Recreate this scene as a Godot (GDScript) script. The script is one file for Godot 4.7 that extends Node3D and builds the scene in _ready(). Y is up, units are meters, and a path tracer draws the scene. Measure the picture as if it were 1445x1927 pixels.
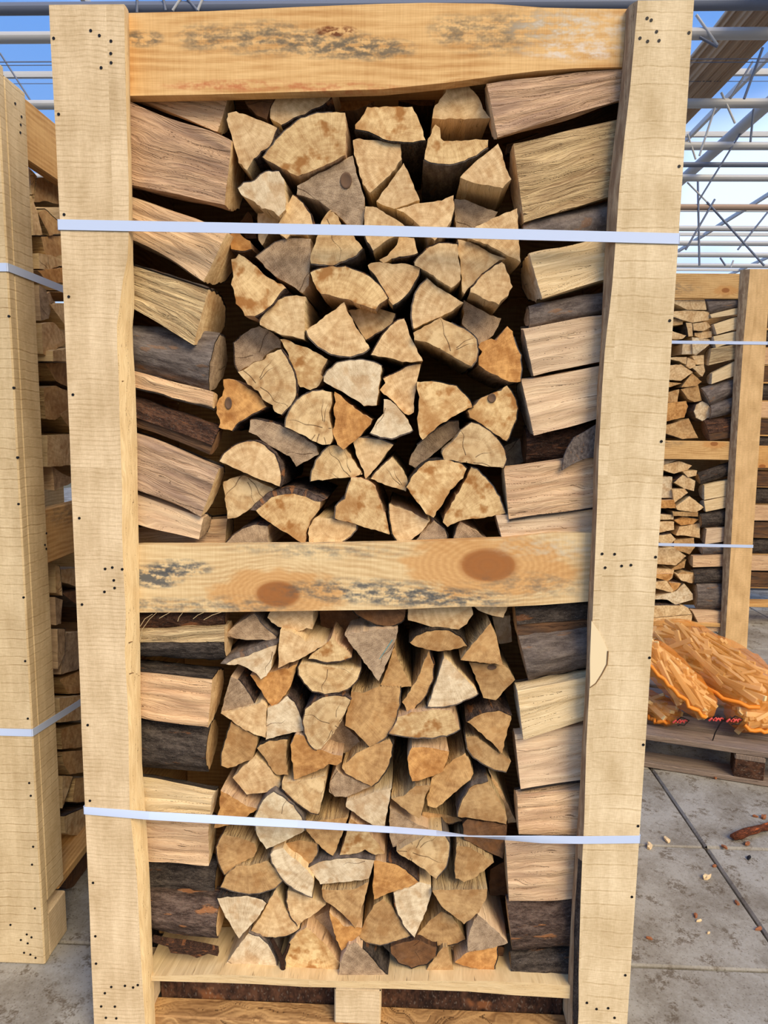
extends Node3D
# A tall wooden crate of split firewood in a greenhouse yard. Lengths are metres; the lists of outlines are millimetres on the plane of each log's cut end.

var M := {}
var used := {}
var rng := RandomNumberGenerator.new()
var fn := FastNoiseLite.new()
var fine := FastNoiseLite.new()

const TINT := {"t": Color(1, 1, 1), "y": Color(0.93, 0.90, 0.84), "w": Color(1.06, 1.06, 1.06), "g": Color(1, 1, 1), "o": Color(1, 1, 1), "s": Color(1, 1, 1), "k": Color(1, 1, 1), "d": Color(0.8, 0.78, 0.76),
	"p": Color(1, 1, 1), "q": Color(1, 1, 1)}

func _ready() -> void:
	# ---- camera, sky, sun, exposure
	var cam := Camera3D.new()
	cam.name = "camera"
	cam.position = Vector3(0.09043, 1.29878, 1.30953)
	cam.rotation = Vector3(-0.131420, 0.036654, 0.013883)
	cam.fov = rad_to_deg(2.0 * atan(963.5 / 1336.0))
	cam.near = 0.05
	cam.far = 200.0
	add_child(cam)
	var env := Environment.new()
	env.background_mode = Environment.BG_SKY
	env.tonemap_mode = Environment.TONE_MAPPER_LINEAR
	env.tonemap_exposure = 1.0
	env.sdfgi_enabled = true
	env.ssao_enabled = true
	env.ssil_enabled = true
	var sm := ProceduralSkyMaterial.new()
	sm.sky_top_color = Color(0.16, 0.55, 0.97)
	sm.sky_horizon_color = Color(0.70, 0.82, 0.95)
	sm.sky_curve = 0.30
	sm.ground_bottom_color = Color(0.42, 0.42, 0.40)
	sm.ground_horizon_color = Color(0.62, 0.63, 0.62)
	sm.sky_energy_multiplier = 1.0
	sm.sky_cover = clouds()
	sm.sky_cover_modulate = Color(1, 1, 1, 1)
	var sky := Sky.new()
	sky.sky_material = sm
	env.sky = sky
	env.background_energy_multiplier = 1.05
	var we := WorldEnvironment.new()
	we.name = "world_environment"
	we.environment = env
	add_child(we)
	var sun := DirectionalLight3D.new()
	sun.name = "sun"
	sun.rotation_degrees = Vector3(-38, 36, 0)
	sun.light_energy = 1.12
	sun.light_color = Color(1.0, 0.93, 0.82)
	sun.light_angular_distance = 32.0
	sun.shadow_enabled = true
	add_child(sun)

	rng.seed = 7
	fn.seed = 3
	fn.noise_type = FastNoiseLite.TYPE_SIMPLEX
	fn.frequency = 1.0
	fn.fractal_type = FastNoiseLite.FRACTAL_NONE
	fine.seed = 11
	fine.noise_type = FastNoiseLite.TYPE_SIMPLEX
	fine.frequency = 1.0
	fine.fractal_octaves = 4
	materials()
	yard_floor()
	greenhouse()
	main_crate()
	left_crate()
	right_crates()
	straps()
	log_ends()
	side_logs()
	neighbour_logs()
	hidden_logs()
	loose_bark()
	kindling()
	litter()

# ------------------------------------------------------------------ helpers
func numbered(called: String) -> String:
	var n: int = used.get(called, 0)
	used[called] = n + 1
	return called if n == 0 else "%s_%03d" % [called, n]

func tag(o: Node, label: String, category: String, group := "", kind := "") -> void:
	if label != "": o.set_meta("label", label)
	if category != "": o.set_meta("category", category)
	if group != "": o.set_meta("group", group)
	if kind != "": o.set_meta("kind", kind)

func thing(called: String, label: String, category: String, at: Vector3, group := "") -> Node3D:
	var o := Node3D.new()
	o.name = numbered(called)
	add_child(o)
	o.position = at
	tag(o, label, category, group)
	return o

func part(called: String, mesh: Mesh, m: Material, parent: Node) -> MeshInstance3D:
	var o := MeshInstance3D.new()
	o.name = called if parent != self else numbered(called)
	o.mesh = mesh
	o.material_override = m
	parent.add_child(o, true)
	return o

func st_new() -> SurfaceTool:
	var st := SurfaceTool.new()
	st.begin(Mesh.PRIMITIVE_TRIANGLES)
	return st

func quad(st: SurfaceTool, a: Vector3, b: Vector3, c: Vector3, d: Vector3, uv := [Vector2(0, 0), Vector2(1, 0), Vector2(1, 1), Vector2(0, 1)]) -> void:
	# a b c d clockwise seen from outside
	var v := [a, b, c, a, c, d]
	var u := [uv[0], uv[1], uv[2], uv[0], uv[2], uv[3]]
	for i in 6:
		st.set_uv(u[i])
		st.add_vertex(v[i])

func done(st: SurfaceTool) -> ArrayMesh:
	st.generate_normals()
	return st.commit()

# a sawn timber from lo to hi with small chamfers; texture in metres along its longest axis
func timber(lo: Vector3, hi: Vector3, c := 0.003, uvoff := Vector2.ZERO) -> ArrayMesh:
	var st := st_new()
	st.set_smooth_group(-1)
	var s := hi - lo
	var ax := 0 if s.x >= s.y and s.x >= s.z else (1 if s.y >= s.z else 2)
	var ctr := (lo + hi) / 2
	var pts := {}
	for face in 6:
		var a := face / 2
		var sg := 1.0 if face % 2 else -1.0
		var b := (a + 1) % 3
		var d := (a + 2) % 3
		var q: Array[Vector3] = []
		for k in [[-1, -1], [1, -1], [1, 1], [-1, 1]]:
			var p := ctr
			p[a] += sg * s[a] / 2
			p[b] += k[0] * (s[b] / 2 - c)
			p[d] += k[1] * (s[d] / 2 - c)
			q.append(p)
		pts[face] = q
		if sg > 0: q = [q[3], q[2], q[1], q[0]]
		tri_quad(st, q, ax, a, uvoff)
	# chamfers: join neighbouring faces
	for a in 3:
		for sa in 2:
			for b in range(a + 1, 3):
				for sb in 2:
					var d := 3 - a - b
					var q: Array[Vector3] = []
					for e in [[0, -1], [0, 1], [1, 1], [1, -1]]:
						var p := ctr
						var ia: float = (s[a] / 2 - (0.0 if e[0] == 0 else c)) * (1 if sa else -1)
						var ib: float = (s[b] / 2 - (c if e[0] == 0 else 0.0)) * (1 if sb else -1)
						p[a] += ia
						p[b] += ib
						p[d] += e[1] * (s[d] / 2 - c)
						q.append(p)
					var n := (q[1] - q[0]).cross(q[2] - q[0])
					if n.dot((q[0] + q[2]) / 2 - ctr) > 0: q = [q[3], q[2], q[1], q[0]]
					tri_quad(st, q, ax, a, uvoff)
	return done(st)

func tri_quad(st: SurfaceTool, q: Array[Vector3], ax: int, nrm: int, off: Vector2) -> void:
	for i in [0, 1, 2, 0, 2, 3]:
		var p: Vector3 = q[i]
		var other := 3 - ax - nrm if nrm != ax else (ax + 1) % 3
		var u: float = p[ax] if nrm != ax else p[(ax + 2) % 3]
		st.set_uv(Vector2(u, p[other]) + off)
		st.add_vertex(p)

# round bar between two points
func bar(st: SurfaceTool, a: Vector3, b: Vector3, r: float, n := 8) -> void:
	var ax := (b - a).normalized()
	var u := ax.cross(Vector3.UP if absf(ax.y) < 0.9 else Vector3.RIGHT).normalized()
	var w := ax.cross(u)
	st.set_smooth_group(0)
	for i in n:
		var t0 := TAU * i / n
		var t1 := TAU * (i + 1) / n
		var o0 := (u * cos(t0) + w * sin(t0)) * r
		var o1 := (u * cos(t1) + w * sin(t1)) * r
		quad(st, a + o0, a + o1, b + o1, b + o0, [Vector2(float(i) / n, 0), Vector2(float(i + 1) / n, 0), Vector2(float(i + 1) / n, a.distance_to(b)), Vector2(float(i) / n, a.distance_to(b))])
	st.set_smooth_group(-1)
	for i in n:
		var t0 := TAU * i / n
		var t1 := TAU * (i + 1) / n
		var o0 := (u * cos(t0) + w * sin(t0)) * r
		var o1 := (u * cos(t1) + w * sin(t1)) * r
		for v in [a, a + o1, a + o0, b, b + o0, b + o1]:
			st.set_uv(Vector2(v.x, v.y))
			st.add_vertex(v)

# a bent tube through points
func tube(st: SurfaceTool, pts: Array, r0: float, r1: float, n := 6) -> void:
	st.set_smooth_group(0)
	var rings := []
	for k in pts.size():
		var d: Vector3 = (pts[mini(k + 1, pts.size() - 1)] - pts[maxi(k - 1, 0)]).normalized()
		var u := d.cross(Vector3(0.3, 0.2, 1).normalized()).normalized()
		var w := d.cross(u)
		var ring := []
		var r := lerpf(r0, r1, float(k) / (pts.size() - 1))
		for i in n:
			ring.append(pts[k] + (u * cos(TAU * i / n) + w * sin(TAU * i / n)) * r)
		rings.append(ring)
	for k in pts.size() - 1:
		for i in n:
			quad(st, rings[k][i], rings[k][(i + 1) % n], rings[k + 1][(i + 1) % n], rings[k + 1][i])

# extruded outline in the x-y plane (metres) from z1 (front) back to z0; uv given by a mapping rectangle
func plate(out: PackedVector2Array, z1: float, z0: float, rect: Rect2) -> ArrayMesh:
	var st := st_new()
	st.set_smooth_group(-1)
	var idx := Geometry2D.triangulate_polygon(out)
	var cw := Geometry2D.is_polygon_clockwise(out)
	for f in 2:
		for k in range(0, idx.size(), 3):
			var t := [idx[k], idx[k + 1], idx[k + 2]]
			var ar: float = (out[t[1]] - out[t[0]]).cross(out[t[2]] - out[t[0]])
			if (ar > 0) == (f == 0): t = [t[0], t[2], t[1]]
			for i in t:
				st.set_uv(Vector2((out[i].x - rect.position.x) / rect.size.x, (rect.position.y - out[i].y) / rect.size.y))
				st.add_vertex(Vector3(out[i].x, out[i].y, z1 if f == 0 else z0))
	for i in out.size():
		var a := out[i]
		var b := out[(i + 1) % out.size()]
		if cw:
			var s := a
			a = b
			b = s
		var ua := Vector2((a.x - rect.position.x) / rect.size.x, (rect.position.y - a.y) / rect.size.y)
		var ub := Vector2((b.x - rect.position.x) / rect.size.x, (rect.position.y - b.y) / rect.size.y)
		quad(st, Vector3(b.x, b.y, z1), Vector3(a.x, a.y, z1), Vector3(a.x, a.y, z0), Vector3(b.x, b.y, z0), [ub, ua, ua + Vector2(0, 0.06), ub + Vector2(0, 0.06)])
	return done(st)

# ------------------------------------------------------------------ textures
func picture(w: int, h: int, f: Callable) -> Image:
	var d := PackedByteArray()
	d.resize(w * h * 3)
	var i := 0
	for y in h:
		for x in w:
			var c: Color = f.call(x, y)
			d[i] = int(clampf(c.r, 0, 1) * 255)
			d[i + 1] = int(clampf(c.g, 0, 1) * 255)
			d[i + 2] = int(clampf(c.b, 0, 1) * 255)
			i += 3
	return Image.create_from_data(w, h, false, Image.FORMAT_RGB8, d)

func clouds() -> Texture2D:
	var n := FastNoiseLite.new()
	n.seed = 21
	n.fractal_octaves = 5
	n.frequency = 1.0
	var w := 512
	var h := 256
	var d := PackedByteArray()
	d.resize(w * h * 4)
	for y in h:
		var up := PI * (0.5 - (y + 0.5) / h)
		for x in w:
			var a := TAU * (x + 0.5) / w
			var p := Vector3(cos(a) * cos(up), sin(up) * 2.2, sin(a) * cos(up)) * 1.7
			var v := n.get_noise_3dv(p) + 0.06
			var k := (y * w + x) * 4
			d[k] = 246
			d[k + 1] = 249
			d[k + 2] = 253
			d[k + 3] = int(clampf(v * 2.2, 0, 0.8) * 255) if up > 0 else 0
	return ImageTexture.create_from_image(Image.create_from_data(w, h, false, Image.FORMAT_RGBA8, d))

func mat(im: Image, rough: float, bump: float, tinted := true) -> StandardMaterial3D:
	var m := StandardMaterial3D.new()
	var t := ImageTexture.create_from_image(im)
	m.albedo_texture = t
	m.roughness = rough
	m.metallic_specular = 0.3
	m.vertex_color_use_as_albedo = tinted
	if bump > 0:
		m.heightmap_enabled = true
		m.heightmap_texture = t
		m.heightmap_scale = bump
	return m

func plain(c: Color, rough := 0.7, metal := 0.0) -> StandardMaterial3D:
	var m := StandardMaterial3D.new()
	m.albedo_color = c
	m.roughness = rough
	m.metallic = metal
	return m

# sawn end grain: rings and rays about the middle of the picture, 0.34 m wide
func end_grain(seed_: int, base: Color, dark: Color, ringy: float, stain: float, cracks: int, fuzz: float) -> Image:
	var n := FastNoiseLite.new()
	n.seed = seed_
	n.frequency = 1.0
	n.fractal_octaves = 4
	var r := RandomNumberGenerator.new()
	r.seed = seed_
	var angles := []
	for i in cracks: angles.append([r.randf() * TAU, r.randf_range(0.0, 0.02), r.randf_range(0.04, 0.10)])
	var S := 640
	return picture(S, S, func(x: int, y: int) -> Color:
		var px := (x + 0.5) / S * 0.34 - 0.17
		var py := (y + 0.5) / S * 0.34 - 0.17
		var rad := sqrt(px * px + py * py)
		var an := atan2(py, px)
		var low := n.get_noise_2d(px * 14, py * 14)
		var wob := rad + low * 0.003
		var ring := sin(wob * 2100.0 + 2.5 * low) * 0.4 + sin(wob * 830.0 + low) * 0.5
		var band := n.get_noise_2d(wob * 70, 7.0)
		var ray := n.get_noise_2d(cos(an) * 34.0 + 50, sin(an) * 34.0 + rad * 18.0)
		var mott := n.get_noise_2d(px * 60 + 20, py * 60)
		var speck := n.get_noise_2d(px * 500, py * 500)
		var saw := n.get_noise_2d((px * 0.8 + py * 0.6) * 380, (py * 0.8 - px * 0.6) * 14)
		var v := 0.16 + ringy * (0.07 * ring * (0.6 + band) + 0.22 * band) + 0.20 * ray + 0.36 * low + 0.30 * mott + fuzz * 0.36 * speck + 0.12 * saw
		var c := base.lerp(dark, clampf(v, -0.12, 0.95))
		if stain > 0:
			var h := clampf((0.046 - rad + n.get_noise_2d(px * 30 + 5, py * 30) * 0.05) * 30, 0, 1)
			var b := clampf((n.get_noise_2d(px * 20 - 9, py * 20 + 4) - 0.12) * 3.0, 0, 1)
			c = c.lerp(Color(0.58, 0.36, 0.16), maxf(h * 0.35, b * 0.6) * stain)
		for q in angles:
			var da: float = absf(wrapf(an - q[0] + low * 0.08 + 0.05 * sin(rad * 160), -PI, PI)) * rad
			if rad > q[1] and rad < q[2] and da < 0.00085 * (1.2 - rad / q[2]): c = c.lerp(Color(0.24, 0.16, 0.10), 0.55)
		return c)

# split face: fibres along u (0.7 m), across v (0.175 m, closing on itself)
func split_grain(seed_: int, base: Color, dark: Color, alt: Color, streak: float, blot: float) -> Image:
	var n := FastNoiseLite.new()
	n.seed = seed_
	n.frequency = 1.0
	n.fractal_octaves = 4
	var n1 := FastNoiseLite.new()
	n1.seed = seed_ + 50
	n1.frequency = 1.0
	n1.fractal_type = FastNoiseLite.FRACTAL_NONE
	return picture(900, 360, func(x: int, y: int) -> Color:
		var u := float(x) / 900 * 0.7
		var a := TAU * y / 360.0
		var ca := cos(a)
		var sa := sin(a)
		var bend := n.get_noise_3d(u * 5, ca * 0.5, sa * 0.5) * 0.5
		var cb := cos(a + bend)
		var sb := sin(a + bend)
		var f1 := n.get_noise_3d(u * 3.5, cb * 6, sb * 6)
		var f2 := n.get_noise_3d(u * 11, cb * 24, sb * 24)
		var f3 := n.get_noise_3d(u * 60, ca * 40, sa * 40)
		var pat := n.get_noise_3d(u * 9 + 40, ca * 1.2, sa * 1.2)
		var cr := absf(n1.get_noise_3d(u * 2.0 - 30, cb * 4.0, sb * 4.0))
		var k := 0.20 + streak * (0.50 * f1 + 0.55 * f2 + 0.25 * f3)
		var o := base.lerp(alt, clampf(blot * (0.35 + pat * 1.6), 0, 0.85)).lerp(dark, clampf(k, 0, 0.95))
		if cr < 0.022 * streak * (0.4 + f1 * 2.0): o = o.lerp(dark * 0.6, 0.6)
		return o)

func bark_skin(seed_: int, base: Color, dark: Color, fleck: Color, rough: float, flecks: float) -> Image:
	var n := FastNoiseLite.new()
	n.seed = seed_
	n.frequency = 1.0
	n.fractal_octaves = 5
	return picture(640, 360, func(x: int, y: int) -> Color:
		var u := float(x) / 640 * 0.7
		var an := TAU * y / 360.0
		var ca := cos(an)
		var sa := sin(an)
		var a := n.get_noise_3d(u * 14, ca * 1.5, sa * 1.5)
		var b := n.get_noise_3d(u * 70, ca * 6, sa * 6)
		var c := n.get_noise_3d(u * 220, ca * 12, sa * 12)
		var g := n.get_noise_3d(u * 11 + 30, ca * 1.2, sa * 1.2)
		var k := 0.45 + 0.7 * a + rough * (0.9 * b + 0.6 * c)
		var o := base.lerp(dark, clampf(k, 0, 1))
		if g > 0.42 - 0.25 * flecks: o = o.lerp(fleck, clampf((g - 0.42 + 0.25 * flecks) * 7, 0, 0.85))
		if c > 0.34: o = o.lerp(Color(0.66, 0.62, 0.56), 0.4)
		return o)

# band-sawn plank 0.15 m x 1.2 m, texture running down its length; saw lines cross it
func sawn(seed_: int, base: Color, dark: Color, pitch: float, line: float) -> Image:
	var n := FastNoiseLite.new()
	n.seed = seed_
	n.frequency = 1.0
	n.fractal_octaves = 4
	var W := 1400
	var H := 192
	return picture(W, H, func(x: int, y: int) -> Color:
		var px := float(y) / H * 0.15
		var py := float(x) / W * 1.2
		var g := n.get_noise_2d(px * 50, py * 4)
		var low := n.get_noise_2d(px * 9 + 3, py * 6)
		var q := (py + 0.006 * n.get_noise_2d(px * 7, py * 2 + 5) + 0.004 * n.get_noise_2d(1.0, py * 12)) / pitch
		var ph := fposmod(q, 1.0)
		var amp := clampf(0.55 + 1.3 * n.get_noise_2d(px * 6, floor(q) * 3.7), 0, 1.2)
		var d := minf(ph, 1 - ph) * pitch
		var l := exp(-d * d / 0.0000012) * amp - 0.18 * exp(-(d - 0.003) * (d - 0.003) / 0.000003) * amp
		var f := n.get_noise_2d(px * 40, py * 520)
		var f2 := n.get_noise_2d(px * 420, py * 60)
		var k := 0.16 + 0.14 * g + 0.28 * low + line * l + 0.20 * f + 0.12 * f2
		return base.lerp(dark, clampf(k, -0.15, 1)))

# planed board with grain lines that flow round knots; px = size in metres, knots = [x, y, rx, ry]
func board_grain(seed_: int, W: int, H: int, size: Vector2, knots: Array, marks: Array, base: Color, dark: Color, pitch: float) -> Image:
	var n := FastNoiseLite.new()
	n.seed = seed_
	n.frequency = 1.0
	n.fractal_octaves = 4
	return picture(W, H, func(x: int, y: int) -> Color:
		var p := Vector2(float(x) / W * size.x, float(y) / H * size.y)
		var f := p.y + 0.010 * n.get_noise_2d(p.x * 2.2, p.y * 6) + 0.012 * n.get_noise_2d(p.x * 1.1 + 20, 1.0)
		var near := 9.0
		for k in knots:
			var d := Vector2((p.x - k[0]) / k[2], (p.y - k[1]) / k[3])
			var q := d.length()
			near = minf(near, q)
			f += 0.055 * exp(-q * q * 0.22) * (1.0 if k[1] > size.y * 0.5 else -1.0)
		var ring := sin(f * TAU / pitch + 2.2 * n.get_noise_2d(p.x * 3, p.y * 9))
		var low := n.get_noise_2d(p.x * 5, p.y * 12)
		var fib := n.get_noise_2d(p.x * 12, p.y * 300)
		var saw := n.get_noise_2d(p.x * 260, p.y * 9)
		var c := base.lerp(dark, clampf(0.24 + 0.16 * ring * (0.7 + low) + 0.25 * low + 0.22 * fib + 0.14 * saw, 0, 1))
		var halo := 9.0
		for k in knots: halo = minf(halo, Vector2((p.x - k[0]) / (k[2] * 3.6), (p.y - k[1]) / (k[3] * 2.3)).length() + 0.25 * n.get_noise_2d(p.x * 14, p.y * 30))
		if halo < 1.0: c = c.lerp(Color(0.80, 0.58, 0.34), 0.62 * smoothstep(1.0, 0.75, halo))
		if near < 4.0: c = c.lerp(Color(0.60, 0.40, 0.21), 0.17 * (0.5 + 0.5 * sin(near * 24.0 + 7.0 * low + 2.0 * fib)) * smoothstep(4.0, 2.2, near))
		if near < 1.25: c = c.lerp(Color(0.55, 0.33, 0.17), 0.75 * smoothstep(1.25, 0.85, near))
		if near < 1.0: c = c.lerp(Color(0.64, 0.41, 0.22), 0.5 * (0.5 + 0.5 * sin(near * 14.0 + 2.0 * fib)))
		for m in marks:
			var d := Vector2((p.x - m[0]) / m[2], (p.y - m[1]) / m[3]).length()
			if d < 1.0:
				var z := n.get_noise_2d(p.x * 24 + 40, p.y * 70) * 0.9 + n.get_noise_2d(p.x * 120, p.y * 160) * 0.35 + 0.28
				c = c.lerp(m[4], minf(0.8, clampf(z, 0, 1) * (1.0 - d * d) * m[5]))
		return c)

func concrete() -> Image:
	var n := FastNoiseLite.new()
	n.seed = 5
	n.frequency = 1.0
	n.fractal_octaves = 5
	var S := 768
	return picture(S, S, func(x: int, y: int) -> Color:
		var u := float(x) / S
		var v := float(y) / S
		var a := n.get_noise_2d(u * 6, v * 6)
		var b := n.get_noise_2d(u * 60, v * 60)
		var d := n.get_noise_2d(u * 200, v * 200)
		var c := n.get_noise_2d(u * 16 + 50, v * 16)
		var o := Color(0.62, 0.605, 0.565).lerp(Color(0.46, 0.43, 0.38), clampf(0.34 + 0.8 * a + 0.3 * b + 0.3 * d, 0, 1))
		if c > 0.14: o = o.lerp(Color(0.32, 0.27, 0.21), clampf((c - 0.14) * 1.6 * (0.6 + b * 2 + d * 2), 0, 0.55))
		if d > 0.50: o = o.lerp(Color(0.25, 0.21, 0.17), 0.5)
		return o)

func materials() -> void:
	M.end_t = mat(end_grain(1, Color(0.89, 0.765, 0.575), Color(0.60, 0.43, 0.26), 0.9, 0.3, 0, 0.5), 0.88, 0.14)
	M.end_y = mat(end_grain(2, Color(0.79, 0.645, 0.45), Color(0.49, 0.34, 0.20), 0.7, 0.35, 0, 0.5), 0.88, 0.14)
	M.end_w = mat(end_grain(3, Color(0.88, 0.80, 0.66), Color(0.60, 0.48, 0.34), 0.8, 0.4, 1, 0.7), 0.88, 0.14)
	M.end_g = mat(end_grain(4, Color(0.72, 0.615, 0.49), Color(0.36, 0.275, 0.20), 0.5, 0.0, 2, 1.3), 0.9, 0.2)
	M.end_o = mat(end_grain(5, Color(0.83, 0.62, 0.37), Color(0.50, 0.30, 0.14), 0.8, 0.8, 0, 0.6), 0.88, 0.14)
	M.end_s = mat(end_grain(6, Color(0.88, 0.75, 0.54), Color(0.59, 0.41, 0.23), 1.0, 1.2, 0, 0.5), 0.88, 0.14)
	M.end_k = mat(end_grain(8, Color(0.86, 0.74, 0.55), Color(0.57, 0.42, 0.26), 1.8, 0.4, 7, 0.5), 0.88, 0.16)
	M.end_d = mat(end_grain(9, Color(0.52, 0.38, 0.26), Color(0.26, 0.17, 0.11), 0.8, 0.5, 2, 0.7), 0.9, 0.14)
	M.split_p = mat(split_grain(11, Color(0.92, 0.78, 0.61), Color(0.58, 0.42, 0.29), Color(0.79, 0.64, 0.50), 0.65, 0.6), 0.9, 0.5)
	M.split_y = mat(split_grain(12, Color(0.86, 0.75, 0.56), Color(0.42, 0.31, 0.20), Color(0.66, 0.55, 0.40), 1.0, 0.6), 0.9, 0.5)
	M.split_w = mat(split_grain(13, Color(0.94, 0.84, 0.66), Color(0.66, 0.52, 0.34), Color(0.86, 0.74, 0.55), 0.55, 0.5), 0.9, 0.45)
	M.split_v = mat(split_grain(31, Color(0.84, 0.70, 0.56), Color(0.48, 0.35, 0.25), Color(0.66, 0.54, 0.45), 0.8, 0.8), 0.9, 0.55)
	M.split_q = mat(split_grain(14, Color(0.93, 0.82, 0.67), Color(0.62, 0.48, 0.36), Color(0.83, 0.71, 0.58), 0.5, 0.7), 0.9, 0.45)
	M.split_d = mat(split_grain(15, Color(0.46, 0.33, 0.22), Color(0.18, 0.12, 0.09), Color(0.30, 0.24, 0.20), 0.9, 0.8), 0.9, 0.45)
	M.bark_g = mat(bark_skin(16, Color(0.52, 0.47, 0.43), Color(0.30, 0.26, 0.24), Color(0.52, 0.40, 0.31), 0.45, 0.15), 0.95, 0.5)
	M.bark_k = mat(bark_skin(17, Color(0.34, 0.30, 0.265), Color(0.15, 0.125, 0.11), Color(0.42, 0.27, 0.17), 0.7, 0.12), 0.95, 0.7)
	M.bark_r = mat(bark_skin(32, Color(0.42, 0.35, 0.31), Color(0.20, 0.15, 0.13), Color(0.60, 0.40, 0.25), 0.7, 0.35), 0.95, 0.7)
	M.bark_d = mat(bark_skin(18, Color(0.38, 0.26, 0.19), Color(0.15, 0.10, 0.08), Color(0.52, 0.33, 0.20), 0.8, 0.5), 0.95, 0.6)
	M.post = mat(sawn(19, Color(0.88, 0.785, 0.635), Color(0.60, 0.49, 0.33), 0.0085, 0.26), 0.85, 0.10, false)
	M.post_b = mat(sawn(20, Color(0.885, 0.80, 0.65), Color(0.60, 0.49, 0.32), 0.029, 0.40), 0.85, 0.10, false)
	M.board = mat(board_grain(22, 512, 96, Vector2(1.0, 0.14), [[0.3, 0.05, 0.02, 0.012]], [], Color(0.85, 0.68, 0.44), Color(0.60, 0.41, 0.21), 0.012), 0.85, 0.1, false)
	for k in ["post", "post_b"]: M[k].uv1_scale = Vector3(1 / 1.2, 1 / 0.15, 1)
	M.board.uv1_scale = Vector3(1.0, 1 / 0.14, 1)
	M.wane = mat(split_grain(23, Color(0.92, 0.82, 0.635), Color(0.64, 0.51, 0.34), Color(0.83, 0.71, 0.52), 0.4, 0.5), 0.8, 0.3, false)
	M.nail = plain(Color(0.12, 0.11, 0.11), 0.5, 0.6)
	M.strap = plain(Color(0.76, 0.82, 0.93), 0.35)
	M.steel = plain(Color(0.74, 0.74, 0.74), 0.6)
	M.rust = plain(Color(0.66, 0.56, 0.48), 0.8)
	M.dark_steel = plain(Color(0.42, 0.45, 0.52), 0.6)
	M.screen = plain(Color(0.74, 0.64, 0.54), 0.9)
	M.concrete = mat(concrete(), 0.9, 0.12, false)
	M.concrete.uv1_triplanar = true
	M.concrete.uv1_world_triplanar = true
	M.concrete.uv1_scale = Vector3(0.8, 0.8, 0.8)
	M.soil = plain(Color(0.13, 0.11, 0.09), 1.0)
	M.old_wood = mat(split_grain(24, Color(0.58, 0.51, 0.45), Color(0.33, 0.27, 0.23), Color(0.50, 0.45, 0.41), 0.8, 0.6), 0.95, 0.3, false)
	M.wane2 = mat(split_grain(25, Color(0.74, 0.64, 0.50), Color(0.46, 0.36, 0.26), Color(0.55, 0.44, 0.33), 0.6, 0.9), 0.9, 0.4, false)
	M.deck = M.wane.duplicate()
	M.deck.uv1_scale = Vector3(2.6, 0.6, 1)
	M.top_board = mat(board_grain(26, 1100, 176, Vector2(0.928, 0.151), [[0.62, 0.155, 0.016, 0.012]], [[0.044, 0.055, 0.045, 0.016, Color(0.42, 0.38, 0.32), 1.6], [0.156, 0.054, 0.06, 0.03, Color(0.42, 0.38, 0.32), 1.0], [0.264, 0.056, 0.1, 0.035, Color(0.42, 0.38, 0.32), 1.2], [0.377, 0.065, 0.1, 0.028, Color(0.42, 0.38, 0.32), 1.6], [0.452, 0.074, 0.09, 0.022, Color(0.42, 0.38, 0.32), 1.6], [0.388, 0.044, 0.042, 0.01, Color(0.42, 0.22, 0.12), 2.6], [0.591, 0.043, 0.05, 0.03, Color(0.42, 0.38, 0.32), 0.8], [0.669, 0.052, 0.12, 0.04, Color(0.42, 0.38, 0.32), 0.8], [0.737, 0.031, 0.12, 0.03, Color(0.42, 0.38, 0.32), 0.5], [0.802, 0.040, 0.13, 0.035, Color(0.86, 0.82, 0.76), 1.2], [0.813, 0.078, 0.12, 0.022, Color(0.88, 0.84, 0.80), 1.2], [0.207, 0.133, 0.16, 0.012, Color(0.72, 0.40, 0.25), 1.0], [0.396, 0.138, 0.12, 0.012, Color(0.72, 0.40, 0.25), 1.0]], Color(0.90, 0.745, 0.515), Color(0.66, 0.45, 0.235), 0.017), 0.85, 0.08, false)
	M.mid_board = mat(board_grain(27, 1000, 144, Vector2(0.929, 0.178), [[0.297, 0.133, 0.040, 0.024], [0.703, 0.067, 0.050, 0.030]], [[0.050, 0.104, 0.07, 0.026, Color(0.30, 0.31, 0.32), 2.2], [0.108, 0.085, 0.07, 0.02, Color(0.30, 0.31, 0.32), 1.6], [0.064, 0.162, 0.12, 0.02, Color(0.30, 0.31, 0.32), 0.7], [0.222, 0.159, 0.14, 0.025, Color(0.30, 0.31, 0.32), 0.6], [0.471, 0.124, 0.2, 0.03, Color(0.30, 0.31, 0.32), 1.2], [0.615, 0.136, 0.16, 0.026, Color(0.30, 0.31, 0.32), 1.2], [0.824, 0.030, 0.14, 0.03, Color(0.78, 0.74, 0.66), 0.8], [0.787, 0.103, 0.15, 0.03, Color(0.30, 0.31, 0.32), 0.5], [0.378, 0.045, 0.2, 0.02, Color(0.30, 0.31, 0.32), 0.5]], Color(0.90, 0.80, 0.61), Color(0.68, 0.52, 0.33), 0.0115), 0.85, 0.08, false)
	M.board_b = mat(board_grain(28, 512, 96, Vector2(1.0, 0.14), [[0.8, 0.06, 0.02, 0.012]], [[0.3, 0.07, 0.4, 0.05, Color(0.38, 0.34, 0.30), 1.0]], Color(0.86, 0.70, 0.47), Color(0.62, 0.44, 0.24), 0.012), 0.85, 0.1, false)
	M.board_b.uv1_scale = Vector3(1.0, 1 / 0.14, 1)
	M.post_c = mat(sawn(29, Color(0.85, 0.76, 0.60), Color(0.58, 0.47, 0.31), 0.021, 0.50), 0.85, 0.16, false)
	M.post_c.uv1_scale = M.post.uv1_scale
	M.post_d = M.post.duplicate()
	M.post_d.albedo_color = Color(1.0, 0.93, 0.82)
	M.old_plank = M.old_wood.duplicate()
	M.old_plank.uv1_scale = Vector3(1.0, 5.0, 1)
	M.runner = M.split_y.duplicate()
	M.runner.vertex_color_use_as_albedo = false
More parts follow.
